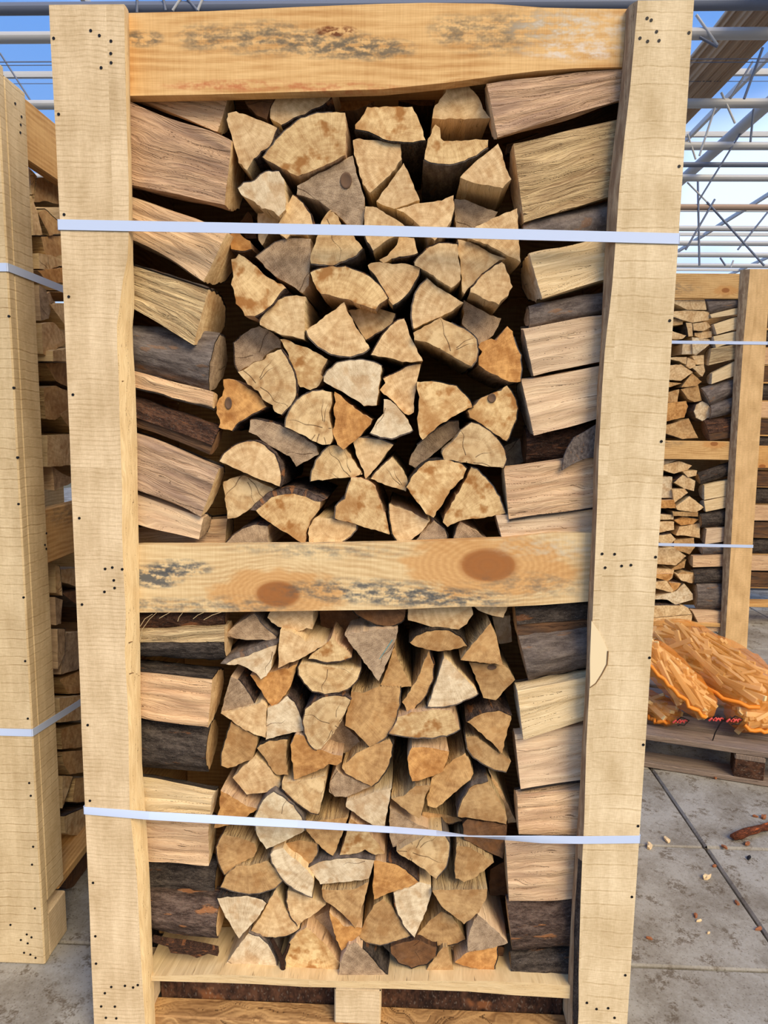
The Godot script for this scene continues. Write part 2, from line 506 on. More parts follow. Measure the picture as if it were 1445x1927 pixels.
	M.runner.albedo_color = Color(0.92, 0.84, 0.76)
	M.block_wood = M.bark_d.duplicate()
	M.block_wood.vertex_color_use_as_albedo = false
	M.bark_d2 = M.bark_d.duplicate()
	M.bark_d2.vertex_color_use_as_albedo = false
	M.bark_k2 = M.bark_k.duplicate()
	M.bark_k2.vertex_color_use_as_albedo = false
	M.bark_g2 = M.bark_g.duplicate()
	M.bark_g2.vertex_color_use_as_albedo = false
	M.bark_o = M.bark_d.duplicate()
	M.bark_o.vertex_color_use_as_albedo = false
	M.bark_o.albedo_color = Color(1.25, 1.0, 0.85)
	M.chip_p = plain(Color(0.85, 0.74, 0.56), 0.9)
	M.chip_o = plain(Color(0.56, 0.34, 0.20), 0.9)
	M.tie = plain(Color(0.86, 0.32, 0.30), 0.6)
	M.net_solid = plain(Color(0.93, 0.55, 0.12), 0.6)
	M.net_solid.backlight_enabled = true
	M.net_solid.backlight = Color(0.35, 0.2, 0.05)
	var ni := Image.create_empty(256, 256, false, Image.FORMAT_RGBA8)
	ni.fill(Color(0.93, 0.58, 0.16, 0.0))
	for yy in 256:
		for xx in 256:
			var p1 := absf(fposmod((xx + yy) / 16.0, 1.0) - 0.5)
			var p2 := absf(fposmod((xx - yy) / 16.0, 1.0) - 0.5)
			if p1 < 0.085 or p2 < 0.085: ni.set_pixel(xx, yy, Color(0.93, 0.58, 0.16, 1.0))
	M.net = StandardMaterial3D.new()
	M.net.albedo_texture = ImageTexture.create_from_image(ni)
	M.net.transparency = BaseMaterial3D.TRANSPARENCY_ALPHA_SCISSOR
	M.net.alpha_scissor_threshold = 0.5
	M.net.roughness = 0.6
	M.net.cull_mode = BaseMaterial3D.CULL_DISABLED
	M.stick = []
	for v in 4: M.stick.append(timber(Vector3(-0.07 - 0.006 * v, -0.004 - 0.001 * v, -0.005 - 0.0015 * v), Vector3(0.07 + 0.006 * v, 0.004 + 0.001 * v, 0.005 + 0.0015 * v), 0.001))
	M.stick_m = [plain(Color(0.87, 0.74, 0.50), 0.85), plain(Color(0.80, 0.66, 0.42), 0.85), plain(Color(0.90, 0.80, 0.58), 0.85)]
	M.glass = StandardMaterial3D.new()
	M.glass.albedo_color = Color(0.85, 0.93, 1.0, 0.05)
	M.glass.transparency = BaseMaterial3D.TRANSPARENCY_ALPHA
	M.glass.roughness = 0.05
	M.glass.metallic_specular = 0.1
	M.milky = StandardMaterial3D.new()
	M.milky.albedo_color = Color(0.93, 0.96, 1.0, 0.55)
	M.milky.transparency = BaseMaterial3D.TRANSPARENCY_ALPHA
	M.milky.roughness = 0.6
	M.milky.backlight_enabled = true
	M.milky.backlight = Color(0.9, 0.93, 0.96)

# ------------------------------------------------------------------ firewood
# one split log. sec0: outline of the visible cut end, sec1: outline at the far end (both in the log's own x-y, metres), lying back along -z
func firewood(root: Node3D, sec0: PackedVector2Array, sec1: PackedVector2Array, bark: int, length: float, pith: Vector2, end_m: String, split_m: String, bark_m: String, col: Color, res := 0.010, rows := 9, amp := 0.0022, thick := 0.0035) -> void:
	var n := sec0.size()
	if Geometry2D.is_polygon_clockwise(sec0):
		var flipped := 0
		var r0 := PackedVector2Array()
		var r1 := PackedVector2Array()
		for i in n:
			r0.append(sec0[n - 1 - i])
			r1.append(sec1[n - 1 - i])
			if bark >> (n - 2 - i if i < n - 1 else n - 1) & 1: flipped |= 1 << i
		sec0 = r0
		sec1 = r1
		bark = flipped
	var a0 := PackedVector2Array()
	var a1 := PackedVector2Array()
	var edge := PackedInt32Array()
	var run := PackedFloat32Array()
	var s := 0.0
	for i in n:
		var j := (i + 1) % n
		var le := sec0[i].distance_to(sec0[j])
		var m := maxi(1, int(ceil(le / res)))
		for k in m:
			a0.append(sec0[i].lerp(sec0[j], float(k) / m))
			a1.append(sec1[i].lerp(sec1[j], float(k) / m))
			edge.append(i)
			run.append(s + le * k / m)
		s += le
	var N := a0.size()
	var nrm := PackedVector2Array()
	for i in N:
		var t := (a0[(i + 1) % N] - a0[(i + N - 1) % N]).normalized()
		nrm.append(Vector2(t.y, -t.x))
	var sd := rng.randf() * 50.0
	var grid := []
	for r in rows + 1:
		var t := pow(float(r) / rows, 1.4)
		var row := PackedVector3Array()
		var g := 0.7 if r == 0 else 1.0
		for i in N:
			var p := a0[i].lerp(a1[i], t)
			var isb := bark >> edge[i] & 1
			var d := 0.0
			if isb: d = amp * 0.8 * fn.get_noise_3d(run[i] * 45, t * length * 22, sd)
			else: d = amp * (fn.get_noise_3d(run[i] * 75, t * length * 5, sd) + 0.6 * fn.get_noise_3d(run[i] * 25, t * length * 8, sd + 9)) * g
			p += nrm[i] * d
			row.append(Vector3(p.x, p.y, -t * length))
		grid.append(row)
	# cut end
	var ring := PackedVector2Array()
	for v in grid[0]: ring.append(Vector2(v.x, v.y))
	var idx := Geometry2D.triangulate_polygon(ring)
	if idx.is_empty(): idx = Geometry2D.triangulate_delaunay(ring)
	var spin := rng.randf() * TAU
	var st := st_new()
	for k in range(0, idx.size(), 3):
		var tr := [idx[k], idx[k + 1], idx[k + 2]]
		if (ring[tr[1]] - ring[tr[0]]).cross(ring[tr[2]] - ring[tr[0]]) > 0: tr = [tr[0], tr[2], tr[1]]
		for i in tr:
			st.set_normal(Vector3(0, 0, 1))
			st.set_color(col)
			st.set_uv((ring[i] - pith).rotated(spin) / 0.34 + Vector2(0.5, 0.5))
			st.add_vertex(Vector3(ring[i].x, ring[i].y, 0))
	part("cut_end", st.commit(), M["end_" + end_m], root)
	# split sides and far end
	var ss := st_new()
	var sb := st_new()
	var any_b := false
	var any_s := false
	var uo := Vector2(rng.randf() * 0.5, rng.randf())
	for i in N:
		var j := (i + 1) % N
		var isb := bark >> edge[i] & 1
		var st2 := sb if isb else ss
		st2.set_smooth_group(100 if isb else edge[i])
		if isb: any_b = true
		else: any_s = true
		var oi := Vector3(nrm[i].x, nrm[i].y, 0) * thick if isb else Vector3.ZERO
		var oj := Vector3(nrm[j].x, nrm[j].y, 0) * thick if isb else Vector3.ZERO
		var v0 := (run[i]) / 0.175 + uo.y
		var v1 := (run[j] if j else s) / 0.175 + uo.y
		for r in rows:
			var t0: float = pow(float(r) / rows, 1.4) * length / 0.7 + uo.x
			var t1: float = pow(float(r + 1) / rows, 1.4) * length / 0.7 + uo.x
			st2.set_color(col)
			quad(st2, grid[r][i] + oi, grid[r][j] + oj, grid[r + 1][j] + oj, grid[r + 1][i] + oi, [Vector2(t0, v0), Vector2(t0, v1), Vector2(t1, v1), Vector2(t1, v0)])
		if isb:
			sb.set_smooth_group(-1)
			sb.set_color(col)
			var dz := Vector3(0, 0, -0.0012)
			quad(sb, grid[0][i] + dz, grid[0][j] + dz, grid[0][j] + oj + dz, grid[0][i] + oi + dz, [Vector2(uo.x, v0), Vector2(uo.x, v1), Vector2(uo.x + 0.02, v1), Vector2(uo.x + 0.02, v0)])
			# close the joint to the wood where the bark stops
			for q in [[i, edge[(i + N - 1) % N], oi, true], [j, edge[j], oj, false]]:
				if not (bark >> int(q[1]) & 1):
					for r in rows:
						var A: Vector3 = grid[r][q[0]]
						var B: Vector3 = grid[r + 1][q[0]]
						if q[3]: quad(sb, A, A + q[2], B + q[2], B)
						else: quad(sb, A + q[2], A, B, B + q[2])
	ss.set_smooth_group(-1)
	for k in range(0, idx.size(), 3):
		var tr := [idx[k], idx[k + 1], idx[k + 2]]
		if (ring[tr[1]] - ring[tr[0]]).cross(ring[tr[2]] - ring[tr[0]]) < 0: tr = [tr[0], tr[2], tr[1]]
		for i in tr:
			ss.set_color(col)
			ss.set_uv(ring[i] * 4)
			ss.add_vertex(grid[rows][i])
	part("split_wood", done(ss), M["split_" + split_m], root)
	if any_b: part("bark", done(sb), M["bark_" + bark_m], root)

func jitter(c: Color) -> Color:
	var v := rng.randf_range(0.88, 1.06)
	var w := rng.randf_range(-0.03, 0.03)
	return Color(c.r * v * (1 + w), c.g * v, c.b * v * (1 - w * 1.5))

func shrink(p: PackedVector2Array, k: float, off: Vector2) -> PackedVector2Array:
	var c := Vector2.ZERO
	for v in p: c += v
	c /= p.size()
	var o := PackedVector2Array()
	for v in p: o.append(c + (v - c) * k + off)
	return o

const SPLIT_OF := {"t": "w", "y": "y", "w": "w", "g": "q", "o": "p", "s": "p", "k": "w", "d": "d"}

# a log seen end-on: outline in mm (world x, y for a front stack; -z, y for a side stack), standing on plane z (or x)
func E(label: String, look: String, z: int, mm: Array, bark := 0, thick := false, px := 0, py := 0, where := "front", group := "split logs stacked end-on in the front crate", coarse := false) -> Node3D:
	var out := PackedVector2Array()
	var lo := Vector2(1e9, 1e9)
	var hi := -lo
	for i in range(0, mm.size(), 2):
		var v := Vector2(mm[i], mm[i + 1]) / 1000.0
		out.append(v)
		lo = Vector2(minf(lo.x, v.x), minf(lo.y, v.y))
		hi = Vector2(maxf(hi.x, v.x), maxf(hi.y, v.y))
	var base := Vector2((lo.x + hi.x) / 2, lo.y)
	for i in out.size(): out[i] -= base
	var root := thing("firewood_log", label, "log", Vector3(base.x, base.y, z / 1000.0) if where == "front" else Vector3(z / 1000.0, base.y, -base.x), group)
	if where == "side": root.rotation.y = PI / 2
	var c := jitter(TINT[look])
	var bm: String = "k" if rng.randf() < 0.2 else ("g" if rng.randf() < 0.4 else "r")
	var pith := Vector2(px, py) / 1000.0 - base
	firewood(root, out, shrink(out, 0.95, Vector2(rng.randf_range(-0.004, 0.004), rng.randf_range(-0.003, 0.003))), bark, rng.randf_range(0.27, 0.31), pith, look, SPLIT_OF[look], bm, c, 0.016 if coarse else 0.0085, 3 if coarse else 8, 0.002, 0.012 if thick else 0.0024)
	return root

# a log laid across the stack: corners inner-top, outer-top, outer-bottom, inner-bottom in mm on plane z; side "L": its cut end looks right
func S(label: String, look: String, kind: String, z: int, mm: Array, depth: int, side: String, group: String, coarse := false) -> void:
	var c := []
	for i in range(0, 8, 2): c.append(Vector2(mm[i], mm[i + 1]) / 1000.0)
	var it: Vector2 = c[0]
	var ot: Vector2 = c[1]
	var ob: Vector2 = c[2]
	var ib: Vector2 = c[3]
	var xi := (it.x + ib.x) / 2
	var sgn := 1.0 if side == "L" else -1.0
	var length := absf((ot.x + ob.x) / 2 - xi) + (0.06 if not coarse else 0.05)
	# heights at both ends, carried on under the post
	var f := length / maxf(0.02, absf((ot.x + ob.x) / 2 - xi))
	var ft := length / maxf(0.02, absf(ot.x - it.x))
	var slope_t := (ot.y - it.y) / maxf(0.02, absf(ot.x - it.x))
	var slope_b := (ob.y - ib.y) / maxf(0.02, absf(ob.x - ib.x))
	var tops := [it.y, it.y + slope_t * length]
	var bots := [ib.y, ib.y + slope_b * length]
	var d := depth / 1000.0
	var secs := []
	var bark := 0
	var base := minf(bots[0], bots[1])
	# in the log's own axes: +z looks at its cut end, x points along -z of the world for a left log
	for e in 2:
		var h: float = tops[e] - bots[e]
		var b: float = bots[e] - base
		var o: Array = []
		var dd := d * clampf(h / 0.07, 0.5, 1.0)
		match kind:
			"s", "st", "su":
				o = [[0, 0], [0, h * 0.34], [0, h * 0.68], [0, h], [dd * 0.45, h * 1.02], [dd * 0.85, h * 0.86], [dd, h * 0.55], [dd * 0.8, h * 0.2], [dd * 0.4, h * 0.04]]
				bark = 0b001110000 if kind == "s" else (0b000111000 if kind == "st" else 0b110000000)
			"b":
				var q := minf(0.028, h * 0.28)
				o = [[q * 1.1, 0], [q * 0.35, h * 0.2], [0, h * 0.5], [q * 0.35, h * 0.8], [q * 1.1, h], [dd * 0.6, h * 0.98], [dd, h * 0.6], [dd * 0.9, h * 0.3], [dd * 0.5, h * 0.03]]
				bark = 0b000011111
			"h":
				var q := minf(0.012, h * 0.16)
				o = [[0, 0], [0, h * 0.36], [q * 0.2, h * 0.6], [q, h * 0.85], [q * 2.5, h], [dd * 0.7, h], [dd, h * 0.6], [dd * 0.9, h * 0.3], [dd * 0.5, h * 0.02]]
				bark = 0b000011110
			"hl":
				var q := minf(0.014, h * 0.2)
				o = [[q * 2.4, 0], [q * 0.8, h * 0.14], [q * 0.1, h * 0.36], [0, h * 0.6], [0, h], [dd * 0.7, h], [dd, h * 0.6], [dd * 0.9, h * 0.3], [dd * 0.5, h * 0.0]]
				bark = 0b100000111
		var ps := PackedVector2Array()
		for p in o: ps.append(Vector2(float(p[0]) * sgn, float(p[1]) + b))
		secs.append(ps)
	var root := thing("firewood_log", label, "log", Vector3(xi, base, z / 1000.0), group)
	root.rotation.y = PI / 2 * sgn
	# skew of the cut face: lean the end so that its edge follows the photograph's
	var pith := Vector2(d * 0.95 * sgn, (tops[0] - bots[0]) * 0.5)
	var col := jitter(Color(1, 1, 1))
	var end_look: String = {"p": "t", "q": "g", "y": "t", "w": "w", "g": "g", "k": "y", "d": "d", "v": "t", "r": "t"}[look]
	var split_look: String = look if look in ["p", "q", "y", "w", "d", "v"] else "y"
	if look == "k": split_look = "d"
	var bark_look: String = look if look in ["g", "k", "d", "r"] else "k"
	firewood(root, secs[0], secs[1], bark, length, pith, end_look, split_look, bark_look, col, 0.02 if coarse else 0.0065, 3 if coarse else 14, 0.001 if coarse else 0.0034, 0.004)
	var lean := (it.x - ib.x) / maxf(0.01, it.y - ib.y)
	if absf(lean) < 0.6:
		# shear the log's length with height by turning nothing: move the vertices of its own meshes
		for ch in root.get_children():
			var am: ArrayMesh = ch.mesh
			var arr := am.surface_get_arrays(0)
			var vs: PackedVector3Array = arr[Mesh.ARRAY_VERTEX]
			var ym: float = (tops[0] + bots[0]) / 2 - base
			for i in vs.size(): vs[i].z += (vs[i].y - ym) * lean * sgn * clampf(1.0 + vs[i].z / length, 0, 1)
			arr[Mesh.ARRAY_VERTEX] = vs
			var nm := ArrayMesh.new()
			nm.add_surface_from_arrays(Mesh.PRIMITIVE_TRIANGLES, arr)
			ch.mesh = nm

func chalk(root: Node3D, a: Vector2, b: Vector2) -> void:
	var st := st_new()
	var p := Vector3(a.x, a.y, 0) - Vector3(root.position.x, root.position.y, 0)
	var q := Vector3(b.x, b.y, 0) - Vector3(root.position.x, root.position.y, 0)
	var w := Vector3(0.0016, 0.0008, 0)
	quad(st, p - w + Vector3(0, 0, 0.0006), p + w + Vector3(0, 0, 0.0006), q + w * 0.6 + Vector3(0, 0, 0.0006), q - w * 0.6 + Vector3(0, 0, 0.0006))
	var o := part("chalk_mark", done(st), plain(Color(0.33, 0.55, 0.56), 0.9), root)
	o.set_meta("label", "teal chalk line")

func knot(root: Node3D, at: Vector2, rx: float, ry: float) -> void:
	var st := st_new()
	st.set_smooth_group(0)
	var c := Vector3(at.x - root.position.x, at.y - root.position.y, 0)
	var n := 14
	var ringr := [1.0, 0.92, 0.7, 0.35]
	var ringz := [0.0, 0.002, 0.0006, -0.0004]
	for k in 4:
		for i in n:
			var a0 := TAU * i / n
			var a1 := TAU * (i + 1) / n
			var o0 := Vector3(cos(a0) * rx, sin(a0) * ry, 0)
			var o1 := Vector3(cos(a1) * rx, sin(a1) * ry, 0)
			var z0 := Vector3(0, 0, ringz[k] + 0.0008)
			if k < 3: quad(st, c + o0 * ringr[k] + z0, c + o0 * ringr[k + 1] + Vector3(0, 0, ringz[k + 1] + 0.0008), c + o1 * ringr[k + 1] + Vector3(0, 0, ringz[k + 1] + 0.0008), c + o1 * ringr[k] + z0)
			else:
				for v in [c + o0 * ringr[k] + z0, c + z0, c + o1 * ringr[k] + z0]:
					st.set_uv(Vector2.ZERO)
					st.add_vertex(v)
	var o := part("knot", done(st), M.knot, root)
	o.set_meta("label", "dark knot")

# front plank of a corner post: rows [y, outer, front inner edge, back inner edge] in mm; zf front, zb back
func post_mesh(rows_mm: Array, zf: float, zb: float, wane: bool) -> ArrayMesh:
	var st := st_new()
	var R := []
	for i in range(0, rows_mm.size(), 4): R.append([rows_mm[i] / 1000.0, rows_mm[i + 1] / 1000.0, rows_mm[i + 2] / 1000.0, rows_mm[i + 3] / 1000.0])
	var left: bool = R[0][1] < R[0][2]
	for k in R.size() - 1:
		var a: Array = R[k]
		var b: Array = R[k + 1]
		var F := [Vector3(a[1], a[0], zf), Vector3(a[2], a[0], zf), Vector3(b[2], b[0], zf), Vector3(b[1], b[0], zf)]
		if wane:
			# rounded inner edge in three strips
			var pa := []
			var pb := []
			for q in 5:
				var t := q / 4.0
				var bul := sin(t * PI) * 0.0035 * (1 if left else -1) + 0.0012 * fn.get_noise_2d(a[0] * 60, t * 4)
				var bul2 := sin(t * PI) * 0.0035 * (1 if left else -1) + 0.0012 * fn.get_noise_2d(b[0] * 60, t * 4)
				pa.append(Vector3(lerpf(a[2], a[3], t) + bul * (1 if q % 4 else 0), a[0], lerpf(zf, zb, t)))
				pb.append(Vector3(lerpf(b[2], b[3], t) + bul2 * (1 if q % 4 else 0), b[0], lerpf(zf, zb, t)))
			st.set_smooth_group(1)
			for q in 4:
				var v := [pa[q], pa[q + 1], pb[q + 1], pb[q]]
				if left: v.reverse()
				var u := [Vector2(a[0] * 2, q * 0.06), Vector2(a[0] * 2, q * 0.06 + 0.06), Vector2(b[0] * 2, q * 0.06 + 0.06), Vector2(b[0] * 2, q * 0.06)]
				if left: u.reverse()
				quad(st, v[0], v[1], v[2], v[3], u)
			continue
		st.set_smooth_group(-1)
		if not left: F = [F[1], F[0], F[3], F[2]]
		quad(st, F[3], F[2], F[1], F[0], uvs([F[3], F[2], F[1], F[0]]))
		var Bk := [Vector3(a[1], a[0], zb), Vector3(a[3], a[0], zb), Vector3(b[3], b[0], zb), Vector3(b[1], b[0], zb)]
		if not left: Bk = [Bk[1], Bk[0], Bk[3], Bk[2]]
		quad(st, Bk[0], Bk[1], Bk[2], Bk[3], uvs(Bk))
		var O := [Vector3(a[1], a[0], zf), Vector3(a[1], a[0], zb), Vector3(b[1], b[0], zb), Vector3(b[1], b[0], zf)]
		if not left: O.reverse()
		quad(st, O[0], O[1], O[2], O[3], [Vector2(O[0].y, O[0].z), Vector2(O[1].y, O[1].z), Vector2(O[2].y, O[2].z), Vector2(O[3].y, O[3].z)])
	if not wane:
		for e in [R[0], R[-1]]:
			var v := [Vector3(e[1], e[0], zf), Vector3(e[2], e[0], zf), Vector3(e[3], e[0], zb), Vector3(e[1], e[0], zb)]
			if (e == R[0]) != left: v.reverse()
			quad(st, v[3], v[2], v[1], v[0])
	return done(st)

func uvs(v: Array) -> Array:
	var o := []
	for p in v: o.append(Vector2(p.y, p.x))
	return o

func nail(root: Node3D, at: Vector3, along_x := false) -> void:
	var o := part("nail", M.nail_mesh, M.nail, root)
	o.position = at
	if along_x: o.rotation.y = PI / 2

func mm_poly(mm: Array) -> PackedVector2Array:
	var o := PackedVector2Array()
	for i in range(0, mm.size(), 2): o.append(Vector2(mm[i], mm[i + 1]) / 1000.0)
	return o

func rect_of(p: PackedVector2Array) -> Rect2:
	var lo := p[0]
	var hi := p[0]
	for v in p:
		lo = Vector2(minf(lo.x, v.x), minf(lo.y, v.y))
		hi = Vector2(maxf(hi.x, v.x), maxf(hi.y, v.y))
	return Rect2(lo.x, hi.y, hi.x - lo.x, hi.y - lo.y)

func main_crate() -> void:
	var nm := st_new()
	bar(nm, Vector3(0, 0, -0.004), Vector3(0, 0, 0.0006), 0.0026, 10)
	M.nail_mesh = done(nm)
	M.knot = plain(Color(0.40, 0.30, 0.22), 0.9)
	M.scar = plain(Color(0.50, 0.38, 0.24), 0.9)
	M.patch = plain(Color(0.90, 0.82, 0.66), 0.85)
	var root := thing("firewood_crate", "tall crate of pale sawn timber packed with split firewood, the nearest one filling the picture", "crate", Vector3.ZERO, "timber firewood crates")
	var lp := part("corner_post", post_mesh([0, -550, -441, -431, 60, -550, -442, -432, 120, -550, -444, -432, 200, -550, -446, -433, 280, -549, -447, -433, 360, -549, -448, -434, 440, -549, -453, -436, 520, -549, -458, -439, 600, -549, -457, -442, 680, -549, -455, -441, 760, -548, -455, -440, 840, -548, -457, -438, 920, -548, -452, -437, 1000, -548, -454, -435, 1080, -548, -454, -434, 1160, -548, -451, -433, 1240, -547, -451, -431, 1300, -547, -451, -431, 1360, -547, -450, -431, 1420, -547, -451, -433, 1460, -547, -450, -433, 1500, -547, -443, -428, 1540, -547, -436, -427, 1580, -547, -426, -428, 1620, -547, -423, -427, 1700, -548, -420, -426, 1780, -548, -420, -426, 1860, -549, -420, -425, 1940, -550, -419, -424, 2000, -550, -418, -423], 0.0, -0.03, false), M.post, root)
	var we := part("waney_edge", post_mesh([0, -550, -441, -431, 60, -550, -442, -432, 120, -550, -444, -432, 200, -550, -446, -433, 280, -549, -447, -433, 360, -549, -448, -434, 440, -549, -453, -436, 520, -549, -458, -439, 600, -549, -457, -442, 680, -549, -455, -441, 760, -548, -455, -440, 840, -548, -457, -438, 920, -548, -452, -437, 1000, -548, -454, -435, 1080, -548, -454, -434, 1160, -548, -451, -433, 1240, -547, -451, -431, 1300, -547, -451, -431, 1360, -547, -450, -431, 1420, -547, -451, -433, 1460, -547, -450, -433, 1500, -547, -443, -428, 1540, -547, -436, -427, 1580, -547, -426, -428, 1620, -547, -423, -427, 1700, -548, -420, -426, 1780, -548, -420, -426, 1860, -549, -420, -425, 1940, -550, -419, -424, 2000, -550, -418, -423], 0.0, -0.03, true), M.wane, lp)
	we.set_meta("label", "rounded peeled edge of the left post")
	var rp := part("corner_post", post_mesh([0, 550, 452, 437, 60, 550, 452, 437, 120, 550, 451, 435, 200, 550, 447, 434, 280, 550, 445, 434, 360, 550, 443, 434, 440, 550, 442, 435, 520, 550, 442, 437, 600, 550, 440, 438, 680, 550, 438, 437, 760, 550, 438, 439, 840, 550, 438, 438, 920, 550, 437, 436, 1000, 550, 436, 435, 1080, 550, 435, 435, 1160, 550, 434, 434, 1240, 550, 432, 432, 1300, 550, 432, 432, 1360, 550, 432, 432, 1420, 550, 433, 433, 1460, 550, 435, 433, 1500, 550, 438, 432, 1540, 550, 440, 432, 1580, 550, 441, 431, 1620, 550, 442, 432, 1700, 550, 443, 432, 1780, 550, 447, 437, 1860, 550, 452, 443, 1940, 550, 455, 446, 2000, 550, 457, 446], 0.0, -0.03, false), M.post_b, root)
	var we2 := part("waney_edge", post_mesh([0, 550, 452, 437, 60, 550, 452, 437, 120, 550, 451, 435, 200, 550, 447, 434, 280, 550, 445, 434, 360, 550, 443, 434, 440, 550, 442, 435, 520, 550, 442, 437, 600, 550, 440, 438, 680, 550, 438, 437, 760, 550, 438, 439, 840, 550, 438, 438, 920, 550, 437, 436, 1000, 550, 436, 435, 1080, 550, 435, 435, 1160, 550, 434, 434, 1240, 550, 432, 432, 1300, 550, 432, 432, 1360, 550, 432, 432, 1420, 550, 433, 433, 1460, 550, 435, 433, 1500, 550, 438, 432, 1540, 550, 440, 432, 1580, 550, 441, 431, 1620, 550, 442, 432, 1700, 550, 443, 432, 1780, 550, 447, 437, 1860, 550, 452, 443, 1940, 550, 455, 446, 2000, 550, 457, 446], 0.0, -0.03, true), M.wane2, rp)
	we2.set_meta("label", "grey-brown inner edge of the right post")
	var we3 := part("bark_edge", post_mesh([0, 550, 452, 437, 60, 550, 452, 437, 120, 550, 451, 435, 200, 550, 447, 434, 280, 550, 445, 434, 360, 550, 443, 434, 440, 550, 442, 435], 0.0004, -0.0306, true), M.bark_k2, rp)
	we3.set_meta("label", "dark bark left on the foot of the right post")
	for s in [-1, 1]:
		part("side_post", timber(Vector3(minf(s * 0.55, s * 0.522), 0, -0.15), Vector3(maxf(s * 0.55, s * 0.522), 2.0, -0.0305)), M.post, root)
		part("rear_post", timber(Vector3(minf(s * 0.55, s * 0.42), 0, -0.90), Vector3(maxf(s * 0.55, s * 0.42), 2.0, -0.872)), M.post, root)
		for y in [0.16, 0.95, 1.86]:
			part("side_board", timber(Vector3(minf(s * 0.521, s * 0.497), y, -0.87), Vector3(maxf(s * 0.521, s * 0.497), y + 0.13, -0.155)), M.board, root)
		for k in 14:
			part("inner_side_board", timber(Vector3(minf(s * 0.516, s * 0.502), 0.136 + k * 0.1325, -0.87), Vector3(maxf(s * 0.516, s * 0.502), 0.2685 + k * 0.1325, -0.058)), M.board, root)
	for k in 14:
		part("back_board", timber(Vector3(-0.500, 0.136 + k * 0.1325, -0.502), Vector3(0.500, 0.2685 + k * 0.1325, -0.480)), M.board, root)
	for k in 4:
		part("lid_board", timber(Vector3(-0.500, 1.905, -0.178 - k * 0.12), Vector3(0.500, 1.925, -0.060 - k * 0.12)), M.board, root)
	var tp := mm_poly([-438, 2001, -423, 2002, -279, 2004, -116, 2010, 27, 2014, 104, 2015, 212, 2013, 304, 2006, 375, 2004, 443, 2003, 480, 2002, 485, 1910, 446, 1910, 363, 1908, 299, 1904, 235, 1897, 139, 1885, 29, 1875, -117, 1871, -281, 1867, -427, 1865, -443, 1864])
	var tb := part("cross_board", plate(tp, -0.0305, -0.056, rect_of(tp)), M.top_board, root)
	tb.set_meta("label", "top board, orange-tan with dark mould patches")
	var mp := mm_poly([-457, 1045, -433, 1048, -290, 1051, -83, 1057, 60, 1062, 142, 1067, 261, 1074, 365, 1087, 433, 1089, 461, 1090, 468, 958, 435, 956, 348, 947, 281, 942, 193, 940, 62, 931, -95, 925, -292, 917, -437, 913, -461, 912])
	var mb := part("cross_board", plate(mp, -0.0305, -0.056, rect_of(mp)), M.mid_board, root)
	mb.set_meta("label", "middle board with two brown knots")
	for f in [[Vector3(-0.4371, 0.8538, -0.0280), Vector3(-0.4316, 0.8801, -0.0260), Vector3(-0.4148, 0.9026, -0.0240), Vector3(-0.4003, 0.9156, -0.0220)], [Vector3(-0.3971, 0.9029, -0.0280), Vector3(-0.3866, 0.9095, -0.0260), Vector3(-0.3742, 0.9168, -0.0240)], [Vector3(-0.3607, 0.8979, -0.0280), Vector3(-0.3570, 0.9074, -0.0260), Vector3(-0.3494, 0.9163, -0.0240)], [Vector3(-0.3300, 0.9036, -0.0280), Vector3(-0.3196, 0.9122, -0.0260), Vector3(-0.3075, 0.9181, -0.0240)], [Vector3(-0.3090, 0.9021, -0.0280), Vector3(-0.2910, 0.9129, -0.0260), Vector3(-0.2732, 0.9193, -0.0240)], [Vector3(-0.4361, 0.8853, -0.0280), Vector3(-0.4252, 0.9018, -0.0260), Vector3(-0.4088, 0.9125, -0.0240)]]:
		var st := st_new()
		tube(st, f, 0.0009, 0.0005, 5)
		part("torn_fibre", done(st), M.wane, mb)
	var dp := mm_poly([-450, 132, -425, 132, -303, 142, -214, 143, -125, 140, -41, 139, 118, 147, 266, 154, 358, 154, 430, 151, 455, 151, 457, 122, 431, 122, 323, 124, 228, 128, 97, 127, -48, 124, -112, 122, -146, 123, -214, 124, -303, 123, -426, 121, -450, 120])
	part("deck_board", plate(dp, -0.02, -0.16, rect_of(dp)), M.deck, root)
	for k in 5:
		part("deck_board", timber(Vector3(-0.47, 0.112, -0.30 - k * 0.142), Vector3(0.47, 0.134, -0.165 - k * 0.142)), M.board, root)
	part("pallet_block", timber(Vector3(-0.049, 0.03, -0.13), Vector3(0.049, 0.1125, -0.031)), M.post, root)
	for s in [-1, 1]:
		part("pallet_block", timber(Vector3(s * 0.48 - 0.038, 0.03, -0.13), Vector3(s * 0.48 + 0.038, 0.1105, -0.034)), M.post, root)
		part("pallet_block", timber(Vector3(s * 0.47 - 0.049, 0.03, -0.86), Vector3(s * 0.47 + 0.049, 0.1115, -0.76)), M.post, root)
	part("pallet_runner", timber(Vector3(-0.518, 0.0, -0.082), Vector3(0.518, 0.03, -0.0305)), M.runner, root)
	part("pallet_runner", timber(Vector3(-0.518, 0.0, -0.50), Vector3(0.518, 0.03, -0.40)), M.old_plank, root)
	part("bearer", timber(Vector3(-0.440, 0.0, -0.125), Vector3(0.440, 0.108, -0.086)), M.bark_d2, root)
	part("pallet_skirt", timber(Vector3(-0.518, 0.031, -0.89), Vector3(0.518, 0.110, -0.872)), M.old_plank, root)
	for s in [-1, 1]:
		part("pallet_skirt", timber(Vector3(minf(s * 0.521, s * 0.540), 0.0, -0.87), Vector3(maxf(s * 0.521, s * 0.540), 0.110, -0.152)), M.old_plank, root)
	part("pallet_runner", timber(Vector3(-0.518, 0.0, -0.86), Vector3(0.518, 0.03, -0.76)), M.old_plank, root)
